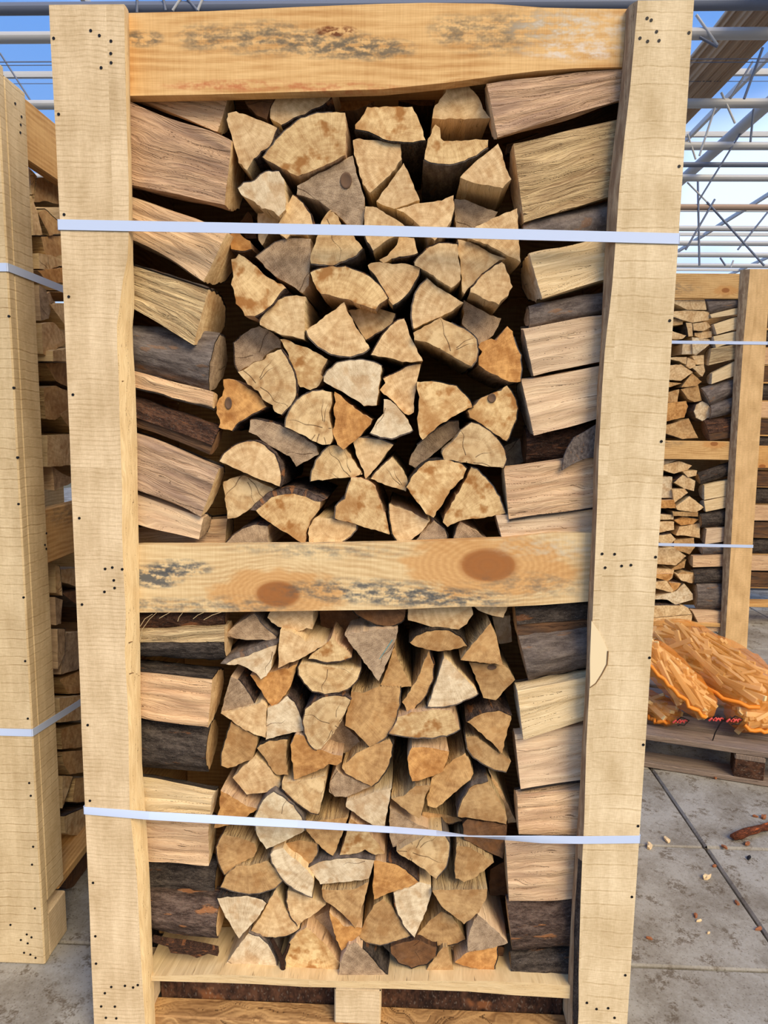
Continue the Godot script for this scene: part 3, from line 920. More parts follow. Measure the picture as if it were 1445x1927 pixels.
	for sc in [[Vector3(-0.4460, 1.3598, -0.0040), Vector3(-0.4438, 1.3604, -0.0095), Vector3(-0.4417, 1.3595, -0.0150), Vector3(-0.4396, 1.3564, -0.0205), Vector3(-0.4375, 1.3517, -0.0260)], [Vector3(-0.4545, 1.1070, -0.0040), Vector3(-0.4514, 1.1084, -0.0095), Vector3(-0.4483, 1.1084, -0.0150), Vector3(-0.4452, 1.1061, -0.0205), Vector3(-0.4421, 1.1023, -0.0260)], [Vector3(-0.4539, 1.0486, -0.0040), Vector3(-0.4518, 1.0489, -0.0095), Vector3(-0.4497, 1.0477, -0.0150), Vector3(-0.4476, 1.0443, -0.0205), Vector3(-0.4456, 1.0393, -0.0260)], [Vector3(-0.4516, 0.9841, -0.0040), Vector3(-0.4497, 0.9846, -0.0095), Vector3(-0.4479, 0.9835, -0.0150), Vector3(-0.4462, 0.9801, -0.0205), Vector3(-0.4444, 0.9751, -0.0260)], [Vector3(-0.4490, 0.9189, -0.0040), Vector3(-0.4469, 0.9195, -0.0095), Vector3(-0.4449, 0.9184, -0.0150), Vector3(-0.4430, 0.9151, -0.0205), Vector3(-0.4411, 0.9102, -0.0260)], [Vector3(-0.4496, 0.8597, -0.0040), Vector3(-0.4474, 0.8599, -0.0095), Vector3(-0.4452, 0.8585, -0.0150), Vector3(-0.4430, 0.8548, -0.0205), Vector3(-0.4408, 0.8494, -0.0260)], [Vector3(-0.4504, 0.7970, -0.0040), Vector3(-0.4479, 0.7968, -0.0095), Vector3(-0.4455, 0.7949, -0.0150), Vector3(-0.4431, 0.7907, -0.0205), Vector3(-0.4407, 0.7849, -0.0260)], [Vector3(-0.4538, 0.7363, -0.0040), Vector3(-0.4509, 0.7364, -0.0095), Vector3(-0.4481, 0.7348, -0.0150), Vector3(-0.4453, 0.7308, -0.0205), Vector3(-0.4426, 0.7252, -0.0260)], [Vector3(-0.4485, 0.2594, -0.0040), Vector3(-0.4451, 0.2614, -0.0095), Vector3(-0.4417, 0.2615, -0.0150), Vector3(-0.4383, 0.2590, -0.0205), Vector3(-0.4350, 0.2545, -0.0260)], [Vector3(-0.4506, 1.2301, -0.0040), Vector3(-0.4466, 1.2306, -0.0095), Vector3(-0.4427, 1.2295, -0.0150), Vector3(-0.4388, 1.2261, -0.0205), Vector3(-0.4350, 1.2212, -0.0260)], [Vector3(-0.4505, 1.2462, -0.0040), Vector3(-0.4464, 1.2491, -0.0095), Vector3(-0.4423, 1.2504, -0.0150), Vector3(-0.4382, 1.2495, -0.0205), Vector3(-0.4341, 1.2470, -0.0260)]]:
		var st := st_new()
		tube(st, sc, 0.0011, 0.0009, 5)
		part("bark_scar", done(st), M.scar, we)
	var pp := mm_poly([435, 927, 451, 905, 468, 872, 469, 848, 460, 824, 449, 806, 439, 797, 436, 853])
	var pa := part("torn_patch", plate(pp, 0.0008, -0.002, rect_of(pp)), M.patch, rp)
	pa.set_meta("label", "pale torn patch on the post's inner edge")
	var ps := st_new()
	tube(ps, [Vector3(0.4687, 0.8694, 0.0010), Vector3(0.4682, 0.8433, 0.0010), Vector3(0.4593, 0.8232, 0.0010), Vector3(0.4493, 0.8051, 0.0010), Vector3(0.4387, 0.7964, 0.0010)], 0.0016, 0.0010, 5)
	part("patch_rim", done(ps), M.scar, rp)
	var nl: Array = [-544, 1946, -478, 1958, -463, 1950, -443, 1941, -444, 1921, -444, 1906, -462, 1898, -541, 1822, -539, 1653, -537, 1510, -537, 1334, -535, 1103, -489, 1006, -475, 1009, -456, 1006, -473, 984, -472, 969, -492, 961, -537, 935, -536, 691, -538, 532, -539, 354, -539, 235, -540, 173, -510, 121, -481, 125, -464, 122, -454, 128, -524, 106, -533, 75, -504, 76, -524, 49, -502, 49, 474, 1972, 481, 1969, 491, 1951, 464, 1941, 477, 1936, 496, 1937, 545, 1949, 543, 1736, 544, 1477, 543, 1264, 448, 1055, 471, 1055, 546, 1051, 455, 1029, 485, 1033, 502, 1035, 547, 858, 546, 685, 546, 518, 543, 368, 540, 197, 467, 132, 487, 119, 510, 122, 524, 101]
	for i in range(0, nl.size(), 2): nail(root, Vector3(nl[i] / 1000.0, nl[i + 1] / 1000.0, 0.0004))

func left_crate() -> void:
	var root := thing("firewood_crate", "firewood crate at the left edge of the picture, its right side seen at a slant", "crate", Vector3.ZERO, "timber firewood crates")
	part("corner_post", timber(Vector3(-0.891, 0.0, -0.215), Vector3(-0.755, 2.0, -0.19)), M.post_c, root)
	part("side_post", timber(Vector3(-0.782, 0.145, -0.297), Vector3(-0.7555, 1.985, -0.2155)), M.post_c, root)
	part("pallet_block", timber(Vector3(-0.86, 0.0, -0.305), Vector3(-0.757, 0.112, -0.216)), M.post, root)
	part("side_board", timber(Vector3(-0.808, 1.862, -1.17), Vector3(-0.783, 1.995, -0.235)), M.board, root)
	part("side_board", timber(Vector3(-0.808, 0.938, -1.17), Vector3(-0.783, 1.071, -0.235)), M.board_b, root)
	part("deck_board", timber(Vector3(-0.90, 0.114, -1.17), Vector3(-0.772, 0.138, -0.30)), M.board, root)
	for k in 8:
		part("deck_board", timber(Vector3(-1.85, 0.115, -0.355 - k * 0.105), Vector3(-0.902, 0.137, -0.255 - k * 0.105)), M.board, root)
	part("side_post", timber(Vector3(-0.782, 0.0, -1.20), Vector3(-0.7555, 2.0, -1.11)), M.post, root)
	part("corner_post", timber(Vector3(-1.855, 0.0, -0.215), Vector3(-1.719, 2.0, -0.19)), M.post, root)
	for k in 14:
		part("inner_board", timber(Vector3(-1.16, 0.15 + k * 0.132, -1.16), Vector3(-1.14, 0.282 + k * 0.132, -0.235)), M.board, root)
		part("front_board", timber(Vector3(-1.85, 0.15 + k * 0.132, -0.24), Vector3(-0.785, 0.282 + k * 0.132, -0.2175)), M.board, root)
	var nl: Array = [-758, 1500, -756, 1352, -756, 1204, -759, 1103, -759, 895, -763, 749, -764, 614, -769, 459, -767, 428, -768, 302, -773, 257, -772, 146, -833, 101, -795, 78, -784, 71, -810, 63, -794, 55, -804, 30, -789, 26, -777, 18]
	for i in range(0, nl.size(), 2): nail(root, Vector3(nl[i] / 1000.0, nl[i + 1] / 1000.0, -0.1896))
	var ns: Array = [-252, 1944, -275, 1927, -270, 1909, -267, 1892, -293, 1022, -289, 986, -284, 996]
	for i in range(0, ns.size(), 2): nail(root, Vector3(-0.7546, ns[i + 1] / 1000.0, ns[i] / 1000.0), true)

func right_crates() -> void:
	var z := -2.755
	var root := thing("firewood_crate", "firewood crate in the right background behind the orange net bags", "crate", Vector3.ZERO, "timber firewood crates")
	var rp := part("corner_post", post_mesh([0, 2062, 1935, 1920, 604, 2046, 1925, 1895, 1200, 2036, 1912, 1886, 1735, 2027, 1905, 1876, 2128, 2020, 1910, 1870], z, z - 0.03, false), M.post_d, root)
	part("waney_edge", post_mesh([0, 2062, 1935, 1920, 604, 2046, 1925, 1895, 1200, 2036, 1912, 1886, 1735, 2027, 1905, 1876, 2128, 2020, 1910, 1870], z, z - 0.03, true), M.wane2, rp)
	part("corner_post", timber(Vector3(0.93, 0, z - 0.03), Vector3(1.066, 2.12, z)), M.post, root)
	part("cross_board", timber(Vector3(1.07, 1.976, z - 0.056), Vector3(1.93, 2.110, z - 0.031)), M.board_b, root)
	part("cross_board", timber(Vector3(1.07, 1.090, z - 0.056), Vector3(1.93, 1.195, z - 0.031)), M.board_b, root)
	part("deck_board", timber(Vector3(0.95, 0.115, z - 0.16), Vector3(2.04, 0.138, z - 0.0305)), M.board, root)
	for s in [0.98, 1.5, 2.0]:
		part("pallet_block", timber(Vector3(s - 0.05, 0.0, z - 0.14), Vector3(s + 0.05, 0.114, z - 0.032)), M.post, root)
	for k in 14:
		part("back_board", timber(Vector3(0.96, 0.15 + k * 0.138, z - 0.42), Vector3(2.03, 0.288 + k * 0.138, z - 0.40)), M.board, root)
	part("side_board", timber(Vector3(2.0, 0.15, z - 0.40), Vector3(2.02, 2.08, z - 0.032)), M.board, root)
	# the crate that shows beyond its right post
	var r2 := thing("firewood_crate", "firewood crate showing as a dark sliver at the right edge of the picture", "crate", Vector3.ZERO, "timber firewood crates")
	part("deck_board", timber(Vector3(2.12, 0.115, -3.40), Vector3(3.2, 0.138, -3.27)), M.board, r2)
	for s in [2.2, 2.7, 3.1]:
		part("pallet_block", timber(Vector3(s - 0.05, 0.0, -3.39), Vector3(s + 0.05, 0.114, -3.28)), M.post, r2)
	part("cross_board", timber(Vector3(2.10, 1.02, -3.27), Vector3(3.2, 1.16, -3.245)), M.board, r2)
	part("corner_post", timber(Vector3(3.1, 0, -3.244), Vector3(3.24, 2.05, -3.21)), M.post, r2)
	part("rear_post", timber(Vector3(2.10, 0, -4.0), Vector3(2.2, 2.05, -3.97)), M.post, r2)
	for k in 14:
		part("back_board", timber(Vector3(2.10, 0.15 + k * 0.138, -3.68), Vector3(3.2, 0.288 + k * 0.138, -3.66)), M.board, r2)
	var names := ["topmost", "second", "third", "fourth", "fifth", "sixth", "seventh", "eighth", "ninth", "tenth", "eleventh", "twelfth", "thirteenth", "fourteenth", "fifteenth", "sixteenth"]
	for k in 16:
		var y := 1880 - k * 109
		S("%s %s log in the column beyond the right background crate's post" % [names[k], ["brownish split", "dark barked", "dull pink split"][k % 3]], ["d", "k", "p"][k % 3], ["s", "b", "su"][k % 3], -3262 - (k * 7) % 20, [2165 - (k * 37) % 45, y + 100, 2460, y + 98, 2460, y + 4, 2160 - (k * 37) % 45, y], 90, "R", "logs in the crate at the right edge", true)
	for k in 9:
		E("%s log end down, half hidden beyond the right background crate's post" % names[k], ["y", "d", "g"][k % 3], -3275 - (k * 11) % 30, [2060, 300 + k * 180, 2120, 290 + k * 180, 2125, 400 + k * 180, 2065, 440 + k * 180], 2, false, 2060, 300 + k * 180, "front", "log ends in the crate at the right edge", true)

func ribbon(pts: Array, half: Array, thick := 0.0007) -> ArrayMesh:
	# half: half-width vectors
	var st := st_new()
	st.set_smooth_group(0)
	var n := pts.size()
	for k in n - 1:
		var d: Vector3 = (pts[k + 1] - pts[k]).normalized()
		var n0: Vector3 = d.cross(half[k]).normalized() * thick
		var n1: Vector3 = d.cross(half[k + 1]).normalized() * thick
		var a: Vector3 = pts[k]
		var b: Vector3 = pts[k + 1]
		var h0: Vector3 = half[k]
		var h1: Vector3 = half[k + 1]
		quad(st, a + h0 + n0, b + h1 + n1, b - h1 + n1, a - h0 + n0)
		st.set_smooth_group(1)
		quad(st, a - h0 - n0, b - h1 - n1, b + h1 - n1, a + h0 - n0)
		st.set_smooth_group(-1)
		quad(st, a + h0 - n0, b + h1 - n1, b + h1 + n1, a + h0 + n0)
		quad(st, a - h0 + n0, b - h1 + n1, b - h1 - n1, a - h0 - n0)
		st.set_smooth_group(0)
	return done(st)

func strap(label: String, pts: Array, half: Array, group: String) -> void:
	var o := part("plastic_strap", ribbon(pts, half), M.strap, self)
	tag(o, label, "strap", group)

func straps() -> void:
	var g := "white packing straps round the firewood crates"
	var U := Vector3(0, 0.009, 0)
	var p: Array = [Vector3(-0.5464, 1.6353, 0.0020), Vector3(0.0144, 1.6271, 0.0020), Vector3(0.5496, 1.6160, 0.0020)]
	var a: Vector3 = p[0]
	var b: Vector3 = p[2]
	strap("white plastic strap across the upper third of the nearest crate", [Vector3(-0.5515, a.y, -0.9), Vector3(-0.5515, a.y, 0.0), Vector3(-0.5505, a.y, 0.0016), p[1], Vector3(0.5505, b.y, 0.0016), Vector3(0.5515, b.y, 0.0), Vector3(0.5515, b.y, -0.9)], [U, U, U, U, U, U, U], g)
	p = [Vector3(-0.5449, 0.5115, 0.0020), Vector3(-0.4190, 0.5053, 0.0020), Vector3(-0.2904, 0.5021, 0.0020), Vector3(-0.1203, 0.4982, 0.0020), Vector3(0.0696, 0.4929, 0.0020), Vector3(0.1545, 0.4893, 0.0020), Vector3(0.2162, 0.4860, 0.0020), Vector3(0.2901, 0.4843, 0.0020), Vector3(0.3616, 0.4837, 0.0020), Vector3(0.4400, 0.4856, 0.0020), Vector3(0.5537, 0.4910, 0.0020)]
	var w: Array = [0.0078, 0.0075, 0.0062, 0.004, 0.0018, 0.0009, -0.0035, -0.0065, -0.0078, -0.0078, -0.0078]
	var pts := [Vector3(-0.5515, p[0].y, -0.9), Vector3(-0.5515, p[0].y, 0.0)]
	var hf := [U * 0.87, U * 0.87]
	for i in p.size():
		var q: Vector3 = p[i]
		q.z = 0.0016
		if i == 0: q.x = -0.5505
		if i == p.size() - 1: q.x = 0.5505
		pts.append(q)
		var c := clampf(w[i] / 0.0078, -1, 1)
		hf.append(Vector3(0, c, -sqrt(maxf(0, 1 - c * c))) * 0.0078)
	pts.append(Vector3(0.5515, p[-1].y, 0.0))
	hf.append(-U * 0.87)
	pts.append(Vector3(0.5515, p[-1].y, -0.9))
	hf.append(-U * 0.87)
	strap("white plastic strap with a twist in it across the lower part of the nearest crate", pts, hf, g)
	var V := Vector3(0, 0.0085, 0)
	strap("upper white strap round the crate at the left edge", [Vector3(-1.2, 1.599, -0.1885), Vector3(-0.756, 1.599, -0.1885), Vector3(-0.7538, 1.599, -0.19), Vector3(-0.7538, 1.596, -0.45), Vector3(-0.7538, 1.596, -1.12)], [V, V, V, V, V], g)
	strap("lower white strap round the crate at the left edge", [Vector3(-1.2, 0.578, -0.1885), Vector3(-0.756, 0.581, -0.1885), Vector3(-0.7538, 0.581, -0.19), Vector3(-0.7538, 0.556, -0.43), Vector3(-0.7538, 0.556, -1.12)], [V, V, V, V, V], g)
	for y in [1.737, 0.6045]:
		strap("%s white strap round the right background crate" % ("upper" if y > 1 else "lower"), [Vector3(0.95, y, -2.7535), Vector3(2.034 if y > 1 else 2.047, y - 0.001, -2.7535), Vector3(2.037 if y > 1 else 2.0495, y - 0.001, -2.756), Vector3(2.049, y - 0.001, -3.1)], [V, V, V, V], g)

func loose_bark() -> void:
	var p := mm_poly([434, 1293, 411, 1278, 393, 1268, 389, 1261, 381, 1247, 376, 1232, 374, 1206, 390, 1217, 412, 1228, 435, 1233])
	var st := plate(p, -0.030, -0.037, rect_of(p))
	var o := part("bark_piece", st, M.bark_g2, self)
	tag(o, "loose curved grey bark piece jutting out in front of the right column, mid height", "bark", "")
	p = mm_poly([-437, 203, -397, 197, -364, 195, -326, 189, -298, 183, -297, 169, -317, 174, -341, 163, -359, 170, -397, 172, -402, 186, -437, 196])
	o = part("bark_piece", plate(p, -0.038, -0.050, rect_of(p)), M.bark_d2, self)
	tag(o, "torn brown bark strip hanging under the lowest log of the left column", "bark", "")
	var s2 := st_new()
	tube(s2, [Vector3(-0.1840, 0.2098, -0.0450), Vector3(-0.1748, 0.1900, -0.0450), Vector3(-0.1670, 0.1730, -0.0450), Vector3(-0.1604, 0.1559, -0.0450), Vector3(-0.1592, 0.1267, -0.0450)], 0.004, 0.006, 7)
	tube(s2, [Vector3(-0.1617, 0.1616, -0.0450), Vector3(-0.1523, 0.1795, -0.0450), Vector3(-0.1464, 0.1985, -0.0450)], 0.004, 0.003, 7)
	o = part("twig", done(s2), M.bark_d2, self)
	tag(o, "forked dark twig standing between the two leftmost log ends on the pallet deck", "twig", "")

# ------------------------------------------------------------------ yard and greenhouse
func yard_floor() -> void:
	var fl := part("floor", timber(Vector3(-6, -0.16, -19.5), Vector3(9, -0.020, 3.0)), M.soil, self)
	fl.set_meta("kind", "structure")
	var far := part("concrete_paving", timber(Vector3(-5.98, -0.060, -19.4), Vector3(8.98, -0.001, -4.77)), M.concrete, fl)
	far.name = "far_paving"
	part("side_paving", timber(Vector3(3.525, -0.060, -4.76), Vector3(8.98, -0.001, 2.9)), M.concrete, fl)
	part("side_paving", timber(Vector3(-5.98, -0.060, -4.76), Vector3(-2.49, -0.001, 2.9)), M.concrete, fl)
	part("near_paving", timber(Vector3(-2.48, -0.060, 0.74), Vector3(3.52, -0.001, 2.9)), M.concrete, fl)
	var sm := []
	for v in 3: sm.append(timber(Vector3(-0.2465, -0.05, -0.2465), Vector3(0.2465, 0.0, 0.2465), 0.004 + 0.001 * v))
	for i in 12:
		for k in 11:
			var o := part("paving_slab", sm[(i * 5 + k * 3) % 3], M.concrete, fl)
			o.position = Vector3(1.02 + (i - 7) * 0.5 + 0.25 , rng.randf_range(-0.0025, 0.0), -0.265 - (k - 2) * 0.5 + 0.25)
			o.rotation = Vector3(rng.randf_range(-0.003, 0.003), 0, rng.randf_range(-0.003, 0.003))

func chip(label: String, at: Vector2, kind: String, size: float) -> void:
	var st := st_new()
	st.set_smooth_group(-1)
	var n := 7
	var top := []
	var turn := rng.randf() * TAU
	for i in n:
		var a := TAU * i / n
		var r := size * rng.randf_range(0.35, 0.62)
		var v := Vector2(cos(a) * r * 1.5, sin(a) * r * 0.7).rotated(turn)
		top.append(Vector3(v.x, 0.003 + rng.randf_range(0, size * 0.28), v.y))
	var c := Vector3(0, 0.005 + size * 0.12, 0)
	for i in n:
		var a: Vector3 = top[i]
		var b: Vector3 = top[(i + 1) % n]
		for v in [c, a, b]:
			st.set_uv(Vector2.ZERO)
			st.add_vertex(v)
		quad(st, b, a, Vector3(a.x, 0.0005, a.z), Vector3(b.x, 0.0005, b.z))
	var m: Material = {"p": M.chip_p, "o": M.chip_o, "d": M.nail}[kind]
	var o := part("wood_chip", done(st), m, self)
	o.position = Vector3(at.x, 0, at.y)
	tag(o, label, "chip", "wood litter on the paving")

func litter() -> void:
	chip("pale wood chip beside the lower strap end at the slab joint", Vector2(0.914, -0.790), "p", 0.022)
	chip("pale curved chip on the slab corner by the right post", Vector2(0.847, -0.755), "p", 0.024)
	chip("pale shaving lying left of the long slab joint", Vector2(0.964, -0.613), "p", 0.022)
	chip("small reddish brown chip in the middle of the dirty slab", Vector2(0.868, -0.449), "o", 0.012)
	chip("tiny pale chip touching the reddish brown one", Vector2(0.869, -0.429), "p", 0.01)
	chip("tiny white chip below the reddish brown one", Vector2(0.875, -0.385), "p", 0.008)
	chip("pinkish chip at the edge of the long slab joint", Vector2(1.002, -0.507), "o", 0.014)
	chip("brown bark curl just under the long bark strip", Vector2(1.158, -0.787), "o", 0.016)
	chip("dark chip right of the slab joint crossing", Vector2(1.129, -0.714), "d", 0.014)
	chip("brown bark crumb above the long bark strip", Vector2(1.258, -0.947), "o", 0.012)
	chip("curled bark sliver at the right edge above the long bark strip", Vector2(1.286, -0.945), "o", 0.022)
	chip("brown bark crumb on the slab joint crossing", Vector2(1.079, -0.765), "o", 0.016)
	chip("orange bark crumb on the slab near the right post", Vector2(0.716, -0.357), "o", 0.01)
	chip("red-brown chip stuck in the long slab joint", Vector2(1.011, -0.407), "o", 0.014)
	chip("bark crumb on the long joint below the crossing", Vector2(1.008, -0.668), "o", 0.014)
	chip("brown bark lump against the pallet", Vector2(1.233, -1.209), "o", 0.022)
	var st := st_new()
	var a: Vector3
	var b: Vector3
	var ab := [Vector3(1.1213, 0.0120, -0.8081), Vector3(1.2723, 0.0140, -0.8757)]
	a = ab[0]
	b = ab[1] + (ab[1] - ab[0]) * 0.8
	st.set_smooth_group(0)
	var d := (b - a)
	var side := d.cross(Vector3.UP).normalized()
	var prev := []
	for k in 11:
		var t := k / 10.0
		var ring := []
		for q in 8:
			var an := TAU * q / 8
			var r := 0.013 * (1 + 0.3 * fn.get_noise_2d(t * 14, q * 1.7)) * (0.75 if k in [0, 10] else 1.0)
			ring.append(a + d * t + side * cos(an) * r * 1.15 + Vector3.UP * sin(an) * r * 0.8)
		if k:
			for q in 8: quad(st, prev[q], ring[q], ring[(q + 1) % 8], prev[(q + 1) % 8], [Vector2(t - 0.1, q / 8.0), Vector2(t, q / 8.0), Vector2(t, (q + 1) / 8.0), Vector2(t - 0.1, (q + 1) / 8.0)])
		for q in range(1, 7):
			if k == 0:
				for v in [ring[0], ring[q], ring[q + 1]]:
					st.set_uv(Vector2(t, 0.5))
					st.add_vertex(v)
			if k == 10:
				for v in [ring[0], ring[q + 1], ring[q]]:
					st.set_uv(Vector2(t, 0.5))
					st.add_vertex(v)
		prev = ring
	var o := part("bark_strip", done(st), M.bark_o, self)
	tag(o, "long reddish brown bark strip on the paving at the right edge", "bark", "")

func greenhouse() -> void:
	var zs: Array = [-3.59, -3.94, -5.01, -5.93, -6.43, -6.83, -7.89, -8.86, -9.67, -10.41, -11.18]
	var y := 3.899
	var braces: Array = [[1, Vector3(1.9415, 4.0003, -3.9069), Vector3(2.0953, 3.8116, -3.9069)], [1, Vector3(1.9723, 3.8618, -3.9069), Vector3(2.0961, 3.8016, -3.9069)], [1, Vector3(2.3945, 3.7936, -3.9069), Vector3(2.2973, 3.4736, -3.9069)], [2, Vector3(2.7985, 4.2052, -4.9843), Vector3(2.6421, 3.9230, -4.9843)], [2, Vector3(2.5233, 3.8540, -4.9843), Vector3(2.4253, 3.4836, -4.9843)], [2, Vector3(2.5659, 3.9720, -4.9843), Vector3(2.6951, 3.7352, -4.9843)], [3, Vector3(2.6441, 3.9922, -5.9030), Vector3(2.7338, 3.7692, -5.9030)], [2, Vector3(2.8360, 3.8453, -4.9843), Vector3(2.8307, 3.5912, -4.9843)], [3, Vector3(3.1745, 4.0766, -5.9030), Vector3(2.7808, 3.3852, -5.9030)], [5, Vector3(2.9897, 3.8454, -6.8013), Vector3(3.2113, 3.6453, -6.8013)], [6, Vector3(3.6179, 3.9510, -7.8581), Vector3(4.3620, 3.2097, -7.8581)], [6, Vector3(3.7107, 3.9820, -7.8581), Vector3(3.4022, 3.3923, -7.8581)], [7, Vector3(4.7985, 4.0976, -8.8262), Vector3(4.4443, 3.6169, -8.8262)], [8, Vector3(4.5509, 3.6898, -9.6403), Vector3(4.6357, 3.5780, -9.6403)], [8, Vector3(4.7445, 3.6535, -9.6403), Vector3(4.7138, 3.5559, -9.6403)], [0, Vector3(-1.5507, 3.9651, -3.5565), Vector3(-1.5294, 3.8648, -3.5565)], [0, Vector3(-1.4847, 3.8645, -3.5565), Vector3(-1.4137, 3.9579, -3.5565)], [0, Vector3(-1.4137, 3.9579, -3.5565), Vector3(-1.3232, 3.8635, -3.5565)], [3, Vector3(-3.9375, 4.7347, -5.9030), Vector3(-3.6574, 4.3022, -5.9030)], [0, Vector3(-1.3232, 3.8635, -3.5565), Vector3(-1.2767, 3.9631, -3.5565)], [0, Vector3(-1.7135, 3.9287, -3.5565), Vector3(-1.7159, 3.8534, -3.5565)], [6, Vector3(3.4928, 4.1957, -7.8581), Vector3(3.5820, 3.2052, -7.8581)]]
	var where := ["along the top edge above the nearest crate", "uppermost on the right", "second down on the right", "third down on the right", "fourth down on the right", "fifth down on the right", "sixth down on the right, rusty", "seventh down on the right", "eighth down on the right", "ninth down on the right", "lowest, just above the right background crate"]
	for i in zs.size():
		var r := thing("roof_truss", "grey steel greenhouse roof pipe with its braces, " + where[i], "truss", Vector3(0, y, zs[i]), "steel roof trusses")
		var st := st_new()
		bar(st, Vector3(-7, 0, 0), Vector3(10, 0, 0), 0.037 if i != 4 else 0.025, 12)
		part("chord", done(st), M.rust if i in [6] else (M.dark_steel if i in [0, 4] else M.steel), r)
		for b in braces:
			if b[0] == i:
				var s2 := st_new()
				bar(s2, b[1] - r.position, b[2] - r.position, 0.009 if i < 6 else 0.013, 6)
				part("brace", done(s2), M.dark_steel if (int(b[1].x * 100) % 2) else M.steel, r)
	# folded shade screen slung along the house, in ribs
	var sc := [2.243, 2.707, 4.049]
	var st := st_new()
	st.set_smooth_group(0)
	var prof := []
	for k in 133:
		var t := k / 132.0
		prof.append(Vector2(lerpf(sc[0], sc[1], t), sc[2] + 0.10 - 0.10 * sin(t * PI) + 0.022 * absf(sin(t * 17 * PI + 0.6 * sin(t * 9.0))) + 0.03 * fn.get_noise_1d(t * 5)))
	for k in range(4, -1, -1):
		var t := k / 4.0
		prof.append(Vector2(lerpf(sc[0], sc[1], t), sc[2] + 0.14))
	for k in prof.size():
		var a: Vector2 = prof[k]
		var b: Vector2 = prof[(k + 1) % prof.size()]
		for s in 12:
			var z0 := 0.0 - s * 1.5
			var w0 := 0.02 * sin(s * 1.7)
			var w1 := 0.02 * sin((s + 1) * 1.7)
			quad(st, Vector3(a.x, a.y + w0, z0), Vector3(b.x, b.y + w0, z0), Vector3(b.x, b.y + w1, z0 - 1.5), Vector3(a.x, a.y + w1, z0 - 1.5))
	var o := part("shade_screen", done(st), M.screen, self)
	tag(o, "brown folded shade screen in a ribbed bundle under the roof, upper right", "shade screen", "")
	var bm: Vector2 = Vector2(3.131, 4.049)
	st = st_new()
	bar(st, Vector3(bm.x, bm.y, 0), Vector3(bm.x, bm.y, -18), 0.055, 10)
	o = part("roof_beam", done(st), M.steel, self)
	tag(o, "grey steel beam running away under the roof, right of the folded shade screen", "beam", "")
	var wn := -1
	for w in [Vector3(2.7355, 4.2369, -5.0000), Vector3(2.7491, 4.0634, -5.0000), Vector3(-2.8303, 3.8609, -4.2000), Vector3(-2.8315, 3.8390, -4.2000)]:
		wn += 1
		var s3 := st_new()
		bar(s3, Vector3(-6, w.y, w.z), Vector3(8, w.y, w.z), 0.003, 5)
		o = part("wire", done(s3), M.dark_steel, self)
		tag(o, "thin level wire under the glass roof, %s" % ["upper one at the upper right", "lower one at the upper right", "upper one above the left crate", "lower one above the left crate"][wn], "wire", "roof wires")
	# glass roof
	var rf := Node3D.new()
	rf.name = "roof"
	add_child(rf)
	rf.set_meta("kind", "structure")
	rf.position = Vector3(0, 4.85, 0)
	for k in 14:
		var z0 := 3.0 - k * 1.6
		part("glazing_bar", timber(Vector3(-7, -0.03, z0 - 0.02), Vector3(10, 0.03, z0 + 0.02)), M.steel, rf)
	for i in 9:
		var x0 := -7.0 + i * 2.1
		part("rafter", timber(Vector3(x0 - 0.02, -0.032, -19.4), Vector3(x0 + 0.02, 0.032, 3.0)), M.steel, rf)
	for i in 8:
		for k in 13:
			var x0 := -7.0 + i * 2.1
			var z0 := 3.0 - k * 1.6
			part("glass_pane", timber(Vector3(x0 + 0.022, -0.002, z0 - 1.578), Vector3(x0 + 2.078, 0.002, z0 - 0.022), 0.0005), M.glass, rf)
	var wb := Node3D.new()
	wb.name = "wall_back"
	add_child(wb)
	wb.set_meta("kind", "structure")
	wb.position = Vector3(0, 0, -18.0)
	for i in 17:
		part("glazing_bar", timber(Vector3(-7 + i * 1.0 - 0.02, 0, -0.03), Vector3(-7 + i * 1.0 + 0.02, 4.80, 0.03)), M.steel, wb)
	for i in 16:
		for k in 4:
			part("glass_pane", timber(Vector3(-7 + i + 0.022, 0.02 + k * 1.2, -0.003), Vector3(-7 + i + 0.978, 1.19 + k * 1.2, 0.003), 0.0005), M.glass, wb)

# ------------------------------------------------------------------ kindling bags on a pallet
func kindling() -> void:
	var pl := thing("pallet", "weathered brown pallet carrying the orange net bags", "pallet", Vector3(0.762, 0, -1.342), "")
	pl.rotation.y = deg_to_rad(-17)
	for k in 6: part("deck_board", timber(Vector3(0, 0.108, -0.10 - k * 0.14), Vector3(1.2, 0.130, -k * 0.14)), M.old_plank, pl)
	for k in 3:
		part("runner", timber(Vector3(0, 0.0, -0.10 - k * 0.35), Vector3(1.2, 0.02, -k * 0.35)), M.old_plank, pl)
		part("stringer", timber(Vector3(k * 0.55, 0.0865, -0.80), Vector3(k * 0.55 + 0.10, 0.1075, 0)), M.old_plank, pl)
		for q in 3: part("block", timber(Vector3(k * 0.55, 0.0205, -0.10 - q * 0.35), Vector3(k * 0.55 + 0.10, 0.086, -q * 0.35)), M.block_wood, pl)
	bag("big orange net bag of kindling on top, sloping down to the right", "the top orange net bag", Vector3(1.1514, 0.4000, -1.7365), Vector3(1.4670, 0.2700, -1.2565), 0.135, 150, 1)
	bag("orange net bag of kindling lying lower at the front, tied with red and black", "the lower front orange net bag", Vector3(1.0132, 0.4336, -1.4500), Vector3(1.2390, 0.2097, -1.2700), 0.078, 80, 2)
	bag("orange net bag of kindling at the right edge on the pallet", "the orange net bag at the right edge", Vector3(1.3065, 0.2050, -1.2760), Vector3(1.6075, 0.2200, -1.3865), 0.085, 45, 3)
	bag("orange net bag of kindling lowest at the left, half behind the nearest crate's post", "the lowest left orange net bag", Vector3(1.0190, 0.1800, -1.5226), Vector3(1.1292, 0.1750, -1.3224), 0.06, 28, 4)

